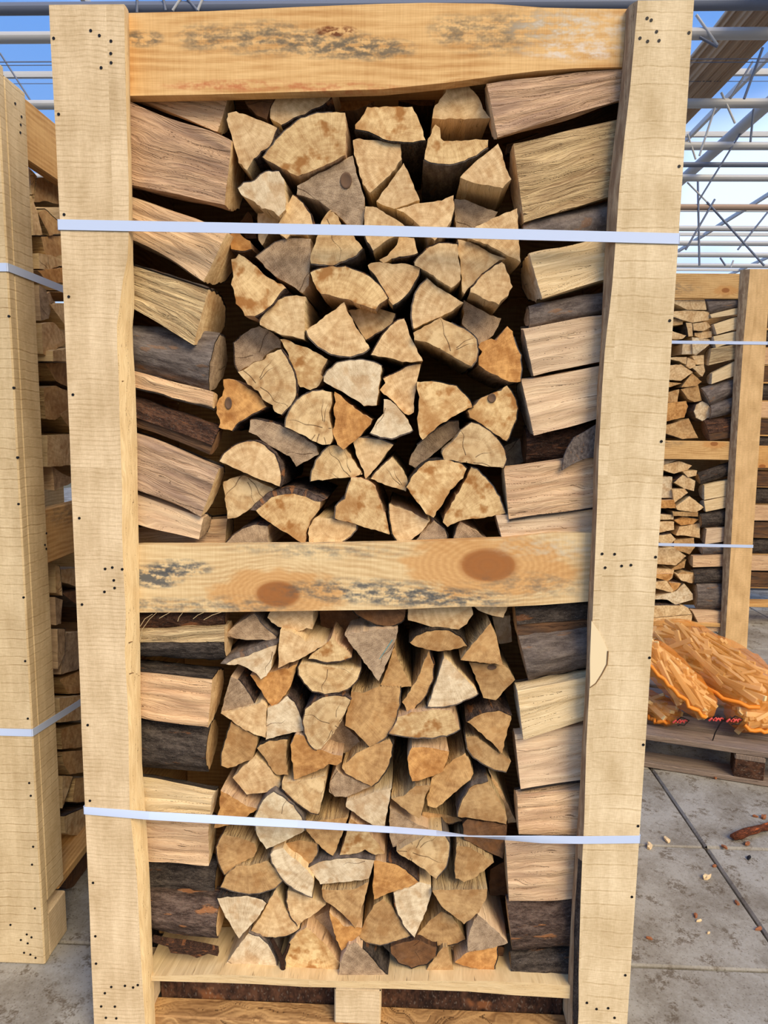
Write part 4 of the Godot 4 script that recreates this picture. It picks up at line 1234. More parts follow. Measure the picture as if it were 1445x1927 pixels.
func bag(label: String, inside: String, a: Vector3, b: Vector3, r: float, sticks: int, sd: int) -> void:
	var low := minf(a.y, b.y) - r
	var root := thing("kindling_bag", label, "bag", Vector3((a.x + b.x) / 2, maxf(low, 0.13), (a.z + b.z) / 2), "orange net bags of kindling")
	var d := b - a
	var L := d.length()
	var ax := d / L
	var u := ax.cross(Vector3.UP).normalized()
	var w := u.cross(ax).normalized()
	var R := 22
	var N := 28
	var st := st_new()
	st.set_smooth_group(0)
	var rings := []
	for k in R + 1:
		var t := float(k) / R
		var pr := pow(maxf(0.0, 1.0 - pow(absf(2 * t - 1), 3.5)), 0.55)
		var ring := []
		for i in N:
			var an := TAU * i / N
			var rr := r * (0.06 + 0.94 * pr) * (1 + 0.10 * fn.get_noise_3d(t * 5, cos(an) * 1.6 + sd * 9, sin(an) * 1.6) + 0.05 * fn.get_noise_3d(t * 16, cos(an) * 5 + sd * 9, sin(an) * 5))
			ring.append(a + d * t + u * cos(an) * rr * 1.08 + w * sin(an) * rr * 0.86 - root.position)
		rings.append(ring)
	for k in R:
		for i in N:
			var j := (i + 1) % N
			quad(st, rings[k][i], rings[k][j], rings[k + 1][j], rings[k + 1][i], [Vector2(float(i) / N * 9, k * L / R / 0.07), Vector2(float(i + 1) / N * 9, k * L / R / 0.07), Vector2(float(i + 1) / N * 9, (k + 1) * L / R / 0.07), Vector2(float(i) / N * 9, (k + 1) * L / R / 0.07)])
	part("net", done(st), M.net, root)
	# gathered seam along the lower front
	var s2 := st_new()
	var path := []
	var face := Vector3(-0.62, -0.30, 0.72).normalized()
	var si := 0
	var best := -9.0
	for i in N:
		var q: Vector3 = rings[R / 2][i] - (a + d * 0.5 - root.position)
		if q.dot(face) > best:
			best = q.dot(face)
			si = i
	for k in range(1, R):
		var q: Vector3 = rings[k][si]
		path.append(q + Vector3(0.003 * sin(k * 1.7), 0.005 * sin(k * 2.1), 0.004))
	tube(s2, path, 0.008, 0.008, 6)
	part("seam", done(s2), M.net_solid, root)
	# tie and drawstring at one end
	var e: Vector3 = (b if sd in [2, 4] else a) - root.position + Vector3(0, 0, 0.02)
	if sd == 1: e = rings[3][si] + Vector3(0.02, 0.03, 0.03)
	var s3 := st_new()
	for k in 4:
		var f := e + Vector3(0.012 * (k - 1.5), 0.004 * (k % 2), 0.006)
		tube(s3, [f + Vector3(-0.008, -0.006, 0), f + Vector3(0, 0.006, 0.006), f + Vector3(0.008, -0.004, 0)], 0.004, 0.004, 6)
	part("tie", done(s3), M.tie, root)
	var s4 := st_new()
	tube(s4, [e + Vector3(-0.02, 0.0, 0.012), e + Vector3(0.0, 0.02, 0.014), e + Vector3(0.03, 0.008, 0.014), e + Vector3(0.012, -0.012, 0.014), e + Vector3(-0.004, -0.05 if sd == 2 else -0.01, 0.014), e + Vector3(-0.012, -0.085 if sd == 2 else -0.014, 0.014)], 0.0026, 0.0022, 5)
	part("drawstring", done(s4), M.nail, root)
	# sticks
	for k in sticks:
		var t := rng.randf_range(0.08, 0.92)
		var an := TAU * rng.randf()
		var rr := r * rng.randf_range(0.55, 0.86)
		var c := a + d * t + u * cos(an) * rr * 1.05 + w * sin(an) * rr * 0.82
		var o := part("kindling_stick", M.stick[k % 4], M.stick_m[k % 3], self)
		var radial := (c - (a + d * t)).normalized()
		var around := ax.cross(radial)
		var fwd := (ax + around * rng.randf_range(-1.3, 1.3) * (1.0 if k % 3 == 0 else 0.35)).normalized()
		var half := 0.082
		# draw it in until both tips lie inside the bag
		for step in 14:
			var out := false
			for tip in [c + fwd * half, c - fwd * half]:
				var tt: float = (tip - a).dot(ax) / L
				var pr := pow(maxf(0.0, 1.0 - pow(absf(2 * clampf(tt, 0, 1) - 1), 3.5)), 0.55)
				var off: Vector3 = tip - (a + ax * tt * L)
				if tt < 0.03: c += ax * 0.012
				elif tt > 0.97: c -= ax * 0.012
				if Vector2(off.dot(u) / 1.08, off.dot(w) / 0.86).length() > r * pr * 0.90:
					out = true
			if not out: break
			c = c.lerp(a + ax * clampf((c - a).dot(ax), L * 0.3, L * 0.7), 0.09)
		var bz := fwd.cross(radial).normalized()
		var by := bz.cross(fwd).normalized()
		o.transform = Transform3D(Basis(fwd, by, bz), c)
		tag(o, "pale kindling stick inside " + inside, "kindling", "kindling sticks in " + inside)

# the same crates go on behind the posts: more of their logs, out of the photograph's sight
func hidden_logs() -> void:
	var src: Array = []
	for o in get_children():
		var g: String = o.get_meta("group", "")
		if g == "log ends in the right background crate" or g == "log ends in the crate at the left edge": src.append(o)
	for o in src:
		var right: bool = o.get_meta("group") == "log ends in the right background crate"
		for k in range(1, 2 if right else 3):
			var c: Node3D = o.duplicate()
			c.name = numbered("firewood_log")
			add_child(c)
			if right: c.position = Vector3(o.position.x - 0.29, o.position.y, o.position.z - 0.004)
			else: c.position = Vector3(o.position.x - 0.003 * k, o.position.y, o.position.z - 0.30 * k)
			if not right and c.position.z < -1.08: 
				remove_child(c)
				c.free()
				continue
			c.set_meta("label", "split log further along the same row, hidden behind the nearest crate")
			c.set_meta("group", "further logs in the neighbouring crates")

func log_ends() -> void:
	E("pale four-sided log end just right of the left column's second log under the top board", "t", -44, [-252,1841, -236,1844, -219,1837, -192,1829, -161,1816, -166,1804, -176,1785, -191,1775, -205,1763, -218,1744, -233,1756, -240,1782, -248,1810, -254,1830], 240, false, -236, 1834)
	E("largest quarter log end near the top, tan with brown blotches, rounded bark on its left", "s", -41, [-187,1765, -169,1787, -145,1812, -118,1831, -89,1840, -62,1841, -39,1840, -36,1812, -37,1768, -78,1749, -124,1732, -152,1746], 31, false, -60, 1703)
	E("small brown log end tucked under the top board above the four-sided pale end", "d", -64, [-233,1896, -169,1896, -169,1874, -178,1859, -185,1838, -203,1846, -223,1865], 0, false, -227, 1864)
	E("tan log end under the top board, directly above the big blotched quarter log", "t", -64, [-167,1896, -55,1896, -66,1876, -82,1863, -108,1851, -136,1840, -158,1829, -178,1841, -177,1855, -168,1874], 60, false, -164, 1893)
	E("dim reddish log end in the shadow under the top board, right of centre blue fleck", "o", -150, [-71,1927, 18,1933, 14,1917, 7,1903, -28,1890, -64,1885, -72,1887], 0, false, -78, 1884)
	E("heart-shaped pale log end with notched bark top, below the big blotched quarter log", "w", -41, [-233,1711, -223,1720, -203,1724, -193,1735, -176,1741, -159,1740, -149,1727, -147,1705, -147,1674, -159,1663, -173,1673, -190,1676, -203,1688, -227,1700], 31, false, -173, 1670)
	knot(E("grey weathered log end with a dark knot hole, right below the big blotched quarter log", "g", -53, [-127,1719, -100,1734, -53,1758, -25,1772, -19,1744, -4,1699, -3,1673, -7,1650, -32,1650, -56,1671, -87,1692, -127,1705], 0, false, -138, 1721), Vector2(-0.0373, 1.7283), 0.011, 0.015)
	E("dark recessed log end above the upper strap, lower left of the heart-shaped end", "d", -151, [-257,1682, -241,1701, -233,1692, -224,1650, -246,1650], 0, false, -221, 1646)
	E("small pale log end half behind the upper strap, directly under the heart-shaped end", "t", -97, [-210,1683, -187,1685, -169,1675, -173,1663, -188,1648, -202,1624, -209,1634, -210,1661], 0, false, -169, 1663)
	E("small orange log end with cracked bark edge just below the upper strap, beside left column", "o", -94, [-263,1645, -247,1647, -237,1637, -224,1632, -221,1616, -240,1613, -262,1616], 48, false, -261, 1643)
	E("tan wedge log end pointing up across the upper strap, right of the heart-shaped end", "t", -55, [-136,1704, -117,1690, -104,1670, -99,1652, -111,1634, -141,1634, -148,1626, -160,1634, -162,1654, -148,1680], 7, false, -166, 1643)
	E("pale ringed wedge log end, apex above the upper strap, below the grey knotty end", "k", -45, [-65,1676, -52,1664, -43,1648, -21,1629, -6,1608, -17,1595, -38,1585, -61,1578, -101,1580, -101,1596, -90,1625, -82,1655], 240, false, -75, 1670)
	E("purple-grey weathered quarter log end just below the upper strap, left of the pale ringed wedge", "g", -62, [-207,1595, -194,1606, -170,1622, -142,1629, -103,1628, -103,1602, -106,1566, -108,1544, -119,1530, -147,1548, -173,1561, -189,1577], 7, false, -129, 1528)
	E("flat-topped tan log end with curved dark bark underside below the top board's middle", "s", -44, [-20,1821, -10,1835, 1,1850, 35,1852, 81,1851, 90,1838, 106,1795, 91,1792, 60,1793, 29,1797, 4,1810, -20,1814], 1984, false, -16, 1819)
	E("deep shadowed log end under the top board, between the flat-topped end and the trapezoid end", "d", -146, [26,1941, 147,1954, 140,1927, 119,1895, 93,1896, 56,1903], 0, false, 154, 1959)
	E("tall trapezoid log end with a grooved split face below it, under the top board", "t", -64, [140,1921, 186,1921, 182,1895, 196,1882, 210,1856, 221,1841, 183,1838, 156,1838, 118,1840, 119,1856, 131,1871, 141,1884], 0, false, 185, 1833)
	E("tan log end with an upright splinter and thick blackish bark beneath, upper right", "s", -48, [123,1824, 131,1817, 134,1800, 139,1795, 170,1795, 197,1798, 218,1796, 218,1785, 198,1772, 177,1762, 157,1756, 136,1756, 117,1759, 105,1764, 107,1778, 111,1798, 118,1814], 8064, false, 143, 1861)
	E("pale five-sided log end with a smooth split face below, beside the right column's second log", "t", -36, [169,1729, 197,1755, 235,1787, 244,1768, 250,1745, 260,1726, 246,1711, 212,1717, 185,1722], 0, false, 179, 1719)
	E("pale blocky log end pointing down, right of the grey knotty end", "t", -51, [-25,1797, -13,1800, 11,1797, 61,1791, 63,1765, 43,1737, 7,1707, -6,1723, -15,1750, -23,1773], 0, false, 70, 1765)
	E("triangular tan log end with apex up, between the blocky pale end and the black-barked end", "t", -54, [67,1759, 80,1734, 89,1715, 98,1695, 75,1688, 51,1679, 30,1686, 19,1693, 29,1708, 47,1731], 0, false, 77, 1684)
	E("broad tan log end with a drooping point, crossing the upper strap's middle right", "t", -50, [55,1678, 82,1685, 110,1690, 138,1694, 159,1702, 161,1680, 156,1660, 146,1643, 136,1630, 127,1622, 119,1628, 108,1643, 90,1657, 69,1673], 0, false, 106, 1639)
	E("greyish log end behind the upper strap, under the pale five-sided end", "g", -90, [164,1707, 182,1707, 204,1698, 233,1688, 245,1685, 237,1671, 205,1659, 191,1640, 170,1643, 165,1671], 0, false, 159, 1670)
	E("large plain tan log end crossing the upper strap beside the right column", "t", -41, [274,1678, 277,1642, 283,1585, 255,1598, 223,1615, 188,1626, 201,1646, 235,1661], 0, false, 289, 1578)
	E("pale log end across the upper strap, just right of the ringed pale wedge", "t", -43, [-1,1681, 13,1681, 37,1668, 62,1655, 73,1645, 66,1635, 45,1626, 14,1604, 3,1619, -3,1648], 384, false, 69, 1643)
	E("crooked tan log end just under the upper strap with a ragged bark foot", "t", -53, [33,1583, 26,1589, 40,1597, 57,1616, 61,1629, 90,1629, 92,1614, 96,1602, 77,1597, 48,1591], 384, false, 28, 1589)
	E("rounded pale quarter log end below the upper strap, with bark over its top left shoulder", "t", -45, [91,1583, 100,1595, 117,1610, 135,1616, 152,1617, 168,1616, 170,1593, 175,1567, 176,1553, 159,1539, 136,1552, 114,1567, 92,1578], 31, false, 150, 1550)
	E("tan log end with curved brown bark scar, below the upper strap near right column", "t", -53, [169,1626, 186,1624, 206,1614, 233,1601, 259,1592, 247,1589, 234,1580, 215,1565, 195,1543, 184,1530, 181,1534, 179,1558, 174,1590], 0, false, 216, 1562)
	E("tan log end with bark on its upper edge, right below the bark-scarred one", "t", -36, [194,1536, 207,1551, 226,1569, 249,1584, 257,1572, 263,1560, 269,1540, 261,1525, 246,1508, 228,1514, 212,1523, 193,1529], 7, false, 244, 1510)
	E("shield-shaped tan log end with bark along its right, right of the striped half-round", "t", -50, [4,1579, 10,1583, 33,1583, 58,1582, 82,1580, 101,1574, 98,1561, 90,1544, 76,1526, 61,1513, 52,1508, 43,1519, 33,1539, 22,1556, 6,1572], 992, false, 9, 1591)
	E("grey-tan wedge log end with curved bark rim, right of the shield-shaped end", "t", -58, [115,1557, 133,1543, 155,1530, 182,1514, 165,1502, 143,1489, 134,1485, 116,1477, 91,1466, 87,1486, 89,1508, 93,1528, 103,1545], 7936, false, 172, 1493)
	E("long slanted log end with wavy pale rings, above the small dark gap, upper half", "k", -36, [91,1456, 111,1468, 129,1479, 140,1483, 160,1475, 183,1464, 196,1455, 207,1445, 210,1425, 207,1407, 200,1396, 175,1409, 148,1424, 121,1437, 93,1444], 1008, false, 160, 1423)
	E("pale grey log end behind the slanted wavy-ringed log, below the barked tan end", "g", -94, [186,1525, 204,1514, 223,1505, 237,1497, 258,1491, 254,1476, 243,1460, 231,1451, 218,1442, 210,1455, 196,1469, 184,1480, 187,1501], 0, false, 239, 1499)
	E("knotty orange log end with lumpy top and ragged bark, by the right column", "o", -44, [214,1415, 218,1424, 212,1432, 216,1441, 235,1448, 244,1445, 251,1455, 264,1470, 274,1461, 275,1451, 282,1437, 290,1418, 292,1393, 292,1370, 281,1368, 260,1374, 244,1382, 226,1390, 213,1399], 7680, false, 176, 1388)
	E("tan wedge log end, apex up, bark on its curve, left of the wavy-ringed one", "t", -47, [73,1483, 80,1469, 87,1447, 94,1434, 103,1416, 110,1406, 92,1404, 72,1404, 40,1412, 12,1416, 19,1428, 32,1451, 48,1469, 61,1480], 15872, false, 113, 1388)
	E("jagged splintered tan log end beside the left column, left of the purple-grey end", "s", -41, [-248,1586, -240,1588, -234,1596, -225,1590, -211,1579, -201,1573, -195,1566, -183,1555, -169,1548, -155,1542, -149,1535, -158,1524, -172,1508, -186,1496, -205,1484, -224,1485, -228,1496, -240,1507, -242,1525, -249,1541, -245,1555], 15360, false, -281, 1623)
	E("neat tan quarter log end with curved upper left side, under the jagged splintered end", "t", -49, [-199,1475, -187,1493, -169,1511, -150,1521, -136,1523, -112,1521, -113,1496, -113,1473, -115,1444, -136,1449, -159,1452, -183,1462, -197,1470], 15, false, -124, 1444)
	E("half-round tan log end with dark ring stripes, below the ringed pale wedge", "s", -44, [-102,1564, -83,1572, -60,1575, -37,1574, -14,1568, 7,1557, 28,1539, 41,1519, 28,1508, 20,1500, -4,1507, -32,1516, -60,1523, -81,1525, -90,1534, -97,1549], 127, false, -53, 1467)
	E("fan-shaped tan log end with loose bark curling off its lower left, under the striped half-round", "t", -51, [-111,1460, -91,1474, -68,1492, -51,1503, -39,1513, -34,1497, -25,1483, -16,1467, -5,1451, 9,1429, -4,1419, -27,1412, -51,1414, -75,1423, -94,1437, -105,1448], 65024, false, -37, 1492)
	E("tan log end half hidden behind the fan-shaped end on its right", "t", -99, [-35,1504, -8,1509, 21,1508, 56,1500, 50,1483, 29,1467, -1,1450, -17,1473], 56, false, -15, 1526)
	E("dark brown weathered log end with bark rim, under the neat quarter end", "g", -95, [-258,1440, -244,1454, -231,1464, -209,1473, -195,1467, -178,1457, -167,1445, -167,1433, -183,1429, -198,1419, -203,1409, -220,1404, -235,1394, -250,1386, -256,1399, -259,1418], 57345, false, -212, 1418)
	E("rounded tan log end with curved growth rings, below the dark brown weathered end", "k", -46, [-239,1382, -223,1389, -209,1399, -190,1405, -185,1415, -157,1425, -145,1406, -133,1381, -128,1353, -132,1333, -143,1316, -157,1303, -170,1309, -174,1320, -193,1331, -202,1346, -221,1359], 2016, false, -206, 1361)
	E("uneven tan log end with a chipped bottom corner, right of the curved-ring log end", "s", -58, [-161,1444, -147,1444, -125,1433, -104,1427, -87,1417, -71,1408, -80,1394, -82,1379, -78,1375, -87,1358, -104,1352, -123,1356, -130,1365, -133,1381, -140,1402, -149,1423], 0, false, -77, 1376)
	E("pale dome-topped log end with brown streaks, below the fan-shaped end", "w", -42, [-76,1374, -66,1388, -50,1400, -26,1406, -3,1406, 18,1403, 33,1396, 30,1371, 27,1347, 24,1322, 0,1322, -24,1337, -50,1351, -76,1366], 63, false, -11, 1326)
	knot(E("tan log end with an oval grey knot, next to the left column halfway up", "o", -58, [-271,1368, -248,1367, -229,1357, -212,1345, -198,1333, -188,1317, -201,1310, -220,1300, -242,1288, -256,1272, -269,1273, -281,1277, -278,1292, -284,1304, -283,1325, -274,1337, -270,1351], 480, false, -268, 1364), Vector2(-0.2614, 1.3231), 0.007, 0.012)
	E("greyish banana-shaped log end slanting down, between the oval-knot end and the barked half-round", "g", -59, [-220,1291, -208,1293, -189,1290, -162,1284, -148,1276, -128,1268, -109,1254, -92,1243, -87,1227, -109,1215, -131,1205, -141,1219, -150,1226, -172,1238, -192,1250, -208,1262, -223,1269], 127, false, -90, 1229)
	E("pale quarter log end with one long dark crack and bark on its left curve", "k", -41, [-148,1280, -147,1296, -135,1320, -116,1339, -97,1348, -78,1350, -63,1346, -61,1325, -66,1307, -62,1285, -57,1260, -63,1248, -78,1247, -97,1254, -116,1266, -135,1275], 31, false, -78, 1279)
	E("orange-stained triangular log end pointing down, below the dome-topped pale end", "o", -42, [-56,1348, -40,1337, -23,1321, -7,1310, 15,1296, 12,1287, -2,1270, -21,1251, -38,1239, -49,1248, -55,1257, -58,1274, -53,1290, -57,1311, -54,1328], 0, false, 18, 1286)
	E("half-round tan log end with thick dark bark ring, beside the left column", "t", -36, [-275,1213, -264,1228, -247,1243, -228,1250, -208,1252, -187,1244, -170,1227, -161,1211, -157,1187, -160,1167, -183,1175, -209,1184, -235,1195, -257,1204], 511, false, -217, 1190)
	E("ringed tan log end directly beneath the thick-barked half-round", "k", -61, [-275,1172, -256,1180, -234,1185, -215,1177, -193,1168, -177,1158, -190,1145, -215,1125, -243,1105, -253,1100, -268,1098, -270,1122, -273,1151], 0, false, -233, 1190)
	E("large tan log end with thick shaggy bark cap, just above the middle board", "s", -50, [-209,1117, -191,1132, -178,1144, -151,1151, -134,1152, -113,1145, -93,1138, -82,1137, -85,1121, -93,1109, -103,1097, -109,1082, -114,1052, -125,1059, -142,1071, -162,1081, -186,1097, -198,1105], 127, true, -137, 1060)
	E("grey-tan cracked wedge log end above the shaggy-capped log's right", "k", -58, [-102,1176, -100,1196, -92,1215, -80,1232, -65,1245, -51,1245, -36,1240, -24,1221, -12,1205, -2,1190, -21,1185, -50,1182, -80,1178], 15, false, -19, 1175)
	E("fan-shaped log end narrowing to a point at its foot, right of the cracked grey-tan wedge", "t", -57, [-21,1251, -12,1260, 5,1262, 29,1258, 55,1248, 41,1227, 22,1203, 4,1182, -2,1200, -12,1224], 15, false, 12, 1200)
	E("broad tan log end with grey bark and chipped white corner, above the middle board", "s", -44, [-25,1179, -23,1184, -6,1185, 13,1177, 23,1168, 28,1149, 36,1129, 43,1115, 48,1100, 51,1077, 24,1085, -10,1094, -36,1101, -53,1106, -52,1128, -46,1135, -34,1143, -31,1160], 253952, false, -34, 1140)
	E("tan half-moon log end resting on the middle board, right of the shaggy-capped log", "t", -54, [-106,1086, -98,1099, -90,1107, -69,1105, -40,1100, -13,1092, -13,1083, -30,1065, -49,1056, -69,1055, -86,1054, -105,1053, -108,1074], 224, false, -52, 1097)
	E("grey domed log end sunk behind the middle board near the left column", "g", -64, [-282,1033, -274,1046, -259,1064, -239,1079, -216,1087, -189,1085, -188,1068, -187,1035], 30, false, -204, 1009)
	E("pale fan-shaped log end with curved bark foot, beside the large orange-hearted one", "w", -41, [37,1335, 50,1331, 64,1319, 77,1305, 86,1290, 93,1277, 77,1269, 53,1261, 32,1263, 13,1271, 20,1284, 27,1296, 37,1308, 37,1322], 480, false, 48, 1330)
	E("speckled tan log end with a slim bark top, right of the dome-topped pale end", "t", -58, [29,1352, 39,1365, 35,1373, 53,1381, 77,1395, 98,1401, 106,1401, 99,1372, 96,1344, 94,1311, 84,1305, 71,1313, 54,1332, 42,1341], 28, false, 118, 1274)
	E("large tan log end with orange heart stain and bark flap on top", "s", -45, [99,1368, 126,1368, 155,1365, 173,1359, 190,1345, 200,1331, 203,1322, 184,1312, 161,1298, 138,1284, 122,1269, 112,1260, 105,1269, 103,1292, 103,1321, 104,1339, 99,1355], 62, false, 136, 1297)
	knot(E("tan fan-shaped log end with reddish knot at its top, beside the right column", "s", -51, [196,1315, 208,1324, 221,1339, 237,1348, 258,1353, 268,1363, 277,1353, 286,1335, 289,1314, 284,1288, 271,1259, 257,1266, 237,1280, 216,1294, 201,1303], 992, false, 209, 1310), Vector2(0.2407, 1.3391), 0.008, 0.009)
	E("narrow slanted log end with grey upper bark, under the large orange-hearted log", "g", -98, [183,1296, 185,1279, 174,1264, 150,1244, 131,1226, 116,1214, 104,1201, 86,1208, 92,1228, 104,1246, 120,1263, 140,1278, 164,1293], 7680, false, 207, 1173)
	E("coarse-grained tan quarter log end with curved right side, under the reddish-knot fan", "k", -41, [150,1240, 167,1256, 185,1277, 203,1293, 217,1289, 239,1276, 256,1260, 266,1243, 270,1225, 266,1208, 234,1211, 201,1216, 172,1221, 153,1223], 504, false, 196, 1220)
	E("tan log end tapering to a point, bark arc on top, above the middle board", "s", -41, [83,1169, 92,1186, 106,1205, 125,1220, 144,1222, 167,1221, 187,1214, 197,1206, 190,1188, 176,1173, 164,1159, 155,1144, 146,1127, 136,1111, 122,1119, 110,1136, 95,1152], 127, false, 151, 1154)
	E("large tan triangular log end with orange streaks, above the middle board by right column", "s", -51, [206,1209, 216,1204, 233,1188, 248,1171, 261,1152, 274,1121, 248,1115, 219,1110, 190,1105, 164,1092, 154,1101, 163,1124, 179,1153, 195,1182], 31, false, 122, 1075)
	E("small grey-brown cracked log end with bark on its slanted upper left", "k", -58, [53,1224, 65,1211, 78,1194, 84,1177, 82,1159, 64,1165, 35,1174, 14,1182, 25,1196, 39,1210], 896, false, 79, 1161)
	E("tan log end with bark down its left edge, resting on the middle board at centre", "t", -58, [51,1132, 69,1126, 94,1119, 113,1108, 129,1102, 123,1092, 114,1082, 102,1070, 91,1060, 68,1059, 58,1076, 53,1098], 3584, false, 159, 1118)
	E("pale grey-brown log end sinking behind the middle board right of the bark-edged one", "g", -64, [138,1102, 153,1092, 165,1073, 168,1045, 95,1044, 111,1076], 7, false, 115, 1054)
	E("small wedge tip showing over the middle board beneath the large streaked triangle", "g", -64, [189,1101, 204,1093, 226,1079, 241,1067, 246,1044, 177,1043, 178,1070, 182,1088], 0, false, 172, 1038)
	E("blue-grey log end deep in the gap beside the right column, above its barkless pinkish log", "g", -154, [280,1244, 312,1262, 321,1214, 284,1198], 0, false, 313, 1266)
	E("grey triangular log end with one bark slope, under the middle board by left column", "g", -59, [-216,908, -200,886, -187,874, -172,862, -173,854, -200,854, -233,854, -253,856, -277,861, -263,877, -245,890], 7, false, -272, 862)
	E("tan log end with a scalloped lower edge, hanging from under the middle board", "t", -64, [-190,899, -183,919, -160,922, -100,923, -100,913, -100,877, -112,879, -127,873, -145,873, -170,881, -183,890], 0, false, -162, 925)
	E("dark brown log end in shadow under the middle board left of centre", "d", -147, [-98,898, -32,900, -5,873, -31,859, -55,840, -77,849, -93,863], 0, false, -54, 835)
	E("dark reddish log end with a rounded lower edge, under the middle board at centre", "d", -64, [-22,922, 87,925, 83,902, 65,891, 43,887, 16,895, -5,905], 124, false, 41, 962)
	E("torn cream-coloured log end with ragged lower edge and brown bark above, near left column", "w", -50, [-273,805, -254,816, -228,824, -203,835, -170,848, -173,830, -181,814, -182,799, -191,783, -202,775, -211,788, -229,798, -249,805, -267,803], 15, true, -172, 846)
	E("smooth tan log end with a stepped top, right of the torn cream end", "t", -43, [-161,880, -137,878, -124,870, -112,860, -92,859, -70,856, -92,840, -117,825, -142,814, -166,802, -165,828, -164,856], 0, false, -86, 838)
	E("small tan triangular log end sitting on top of the radially cracked round one", "s", -49, [-59,872, -48,857, -35,845, -23,832, -20,826, -43,819, -68,815, -90,820, -106,821, -98,833, -80,846, -65,859], 240, false, -67, 929)
	E("rounded log end with fine radial cracks and a flat top, below the small triangular end", "k", -44, [-122,812, -87,810, -47,805, -3,800, -7,783, -22,767, -44,756, -72,751, -97,757, -114,772, -124,790, -126,805], 2040, false, -64, 813)
	chalk(E("grey inverted triangular log end with a teal chalk mark, below the middle board", "g", -46, [-33,872, 2,881, 41,886, 71,889, 69,869, 57,833, 35,779, 15,806, -10,841, -25,861], 0, false, 76, 871), Vector2(0.0613, 0.8660), Vector2(0.0359, 0.8257))
	E("orange-brown log end pointing down, beneath the torn cream end", "o", -60, [-226,780, -216,779, -203,771, -190,785, -168,793, -150,796, -130,805, -135,789, -142,765, -153,741, -168,724, -181,713, -193,729, -204,747, -216,765], 0, false, -221, 764)
	E("grey-tan wedge log end left of the orange-brown pointed one, by the left column", "g", -62, [-266,776, -252,769, -240,756, -230,738, -218,717, -243,711, -266,705, -287,699, -281,726, -273,752], 14, false, -363, 660)
	E("wide tan triangular log end below the grey-tan wedge, pointing left", "t", -53, [-286,700, -251,708, -215,721, -205,726, -192,719, -192,687, -195,651, -218,657, -241,669, -264,685], 0, false, -213, 725)
	E("pale whitish log end right of the wide left-pointing triangle", "w", -55, [-149,740, -136,727, -126,707, -119,686, -118,667, -139,662, -165,655, -194,646, -193,683, -190,713, -170,721], 15, false, -211, 670)
	E("D-shaped log end with brown pith spot and curved bark, below the radially cracked one", "k", -41, [-21,741, -31,713, -46,683, -61,659, -79,637, -88,633, -101,645, -112,668, -115,694, -110,718, -96,734, -76,745, -51,750, -31,747], 16352, false, -52, 686)
	E("small pale grey log end to the lower right of the D-shaped one", "g", -99, [-42,679, -38,660, -23,647, -10,636, -2,623, -31,598, -57,604, -86,608, -68,632], 0, false, -92, 604)
	E("large olive-tan log end with a pale scar at its middle, under the teal-marked triangle", "y", -51, [-20,754, 3,753, 23,760, 35,766, 78,765, 76,730, 69,696, 52,663, 19,638, 4,654, -14,672, -33,682, -30,706, -22,732], 240, false, -44, 742)
	E("upright yellow-tan log end with bark side and ragged foot, by the left column", "y", -59, [-266,679, -243,666, -212,649, -215,627, -223,602, -241,594, -257,585, -275,580, -288,584, -285,619, -274,652], 1792, false, -215, 648)
	E("narrow tan log end with bark top, between upright yellow-tan end and orange knotted one", "y", -58, [-207,633, -186,641, -150,646, -153,624, -153,600, -150,570, -174,568, -189,590, -202,612, -213,625], 515, false, -161, 572)
	E("orange log end with a knotted arm reaching right, under the D-shaped one", "o", -43, [-132,665, -114,662, -107,646, -92,633, -76,634, -56,624, -37,622, -37,608, -48,600, -64,602, -74,594, -97,585, -117,574, -135,568, -136,594, -140,618, -141,642], 0, false, -108, 650)
	E("tan log end with curved right bark side, below the large olive-tan one", "y", -51, [-36,602, -26,607, -9,624, 19,640, 59,657, 65,645, 62,621, 53,591, 35,566, 23,555, -8,568, -31,580, -38,591], 496, false, -30, 632)
	E("four-cornered greyish tan log end above the orange lit one, lower left", "t", -60, [-266,558, -241,585, -218,606, -202,594, -184,576, -165,552, -169,535, -192,529, -236,522, -252,541], 0, false, -257, 538)
	E("wide tan log end hanging under the middle board, right of centre", "t", -64, [90,910, 92,930, 137,931, 216,933, 219,916, 207,897, 192,884, 170,885, 143,888, 113,896, 91,901], 0, false, 225, 936)
	E("small tan sliver of a log end under the middle board near the right column", "t", -64, [216,936, 288,939, 286,932, 279,911, 258,914, 236,921], 0, false, 281, 908)
	E("lens-shaped log end with a dark bark arch over it, right of the teal-marked triangle", "y", -51, [95,859, 108,873, 128,883, 152,887, 172,885, 192,874, 208,855, 183,848, 151,842, 128,847, 99,854], 63, false, 150, 819)
	E("tan triangular log end with large shaded flank, below middle board near right column", "y", -42, [252,905, 262,885, 270,858, 278,822, 254,823, 227,826, 195,829, 216,859, 237,884], 0, false, 236, 888)
	E("narrow steep wedge log end with a bright right flank, touching the teal-marked triangle's right", "y", -60, [36,762, 51,802, 65,846, 74,818, 87,792, 101,765, 65,762], 0, false, 105, 760)
	E("crescent-shaped tan log end leaning left, between the steep wedge and the pale rough wedge", "y", -59, [134,841, 143,812, 142,784, 133,755, 118,733, 96,708, 82,732, 98,756, 110,780, 124,814, 131,838], 31, false, 31, 799)
	E("pale rough-sawn wedge log end with a wide curved foot, right of the crescent", "w", -48, [163,832, 178,820, 199,797, 216,780, 233,758, 217,749, 190,737, 163,730, 133,729, 140,746, 147,773, 156,809], 240, false, 164, 827)
	knot(E("five-cornered tan log end with a small hollow knot at its top, near the right column", "y", -60, [214,818, 249,816, 283,815, 296,803, 306,785, 288,764, 270,741, 245,746, 235,770, 227,791], 0, false, 247, 820), Vector2(0.2598, 0.8103), 0.009, 0.005)
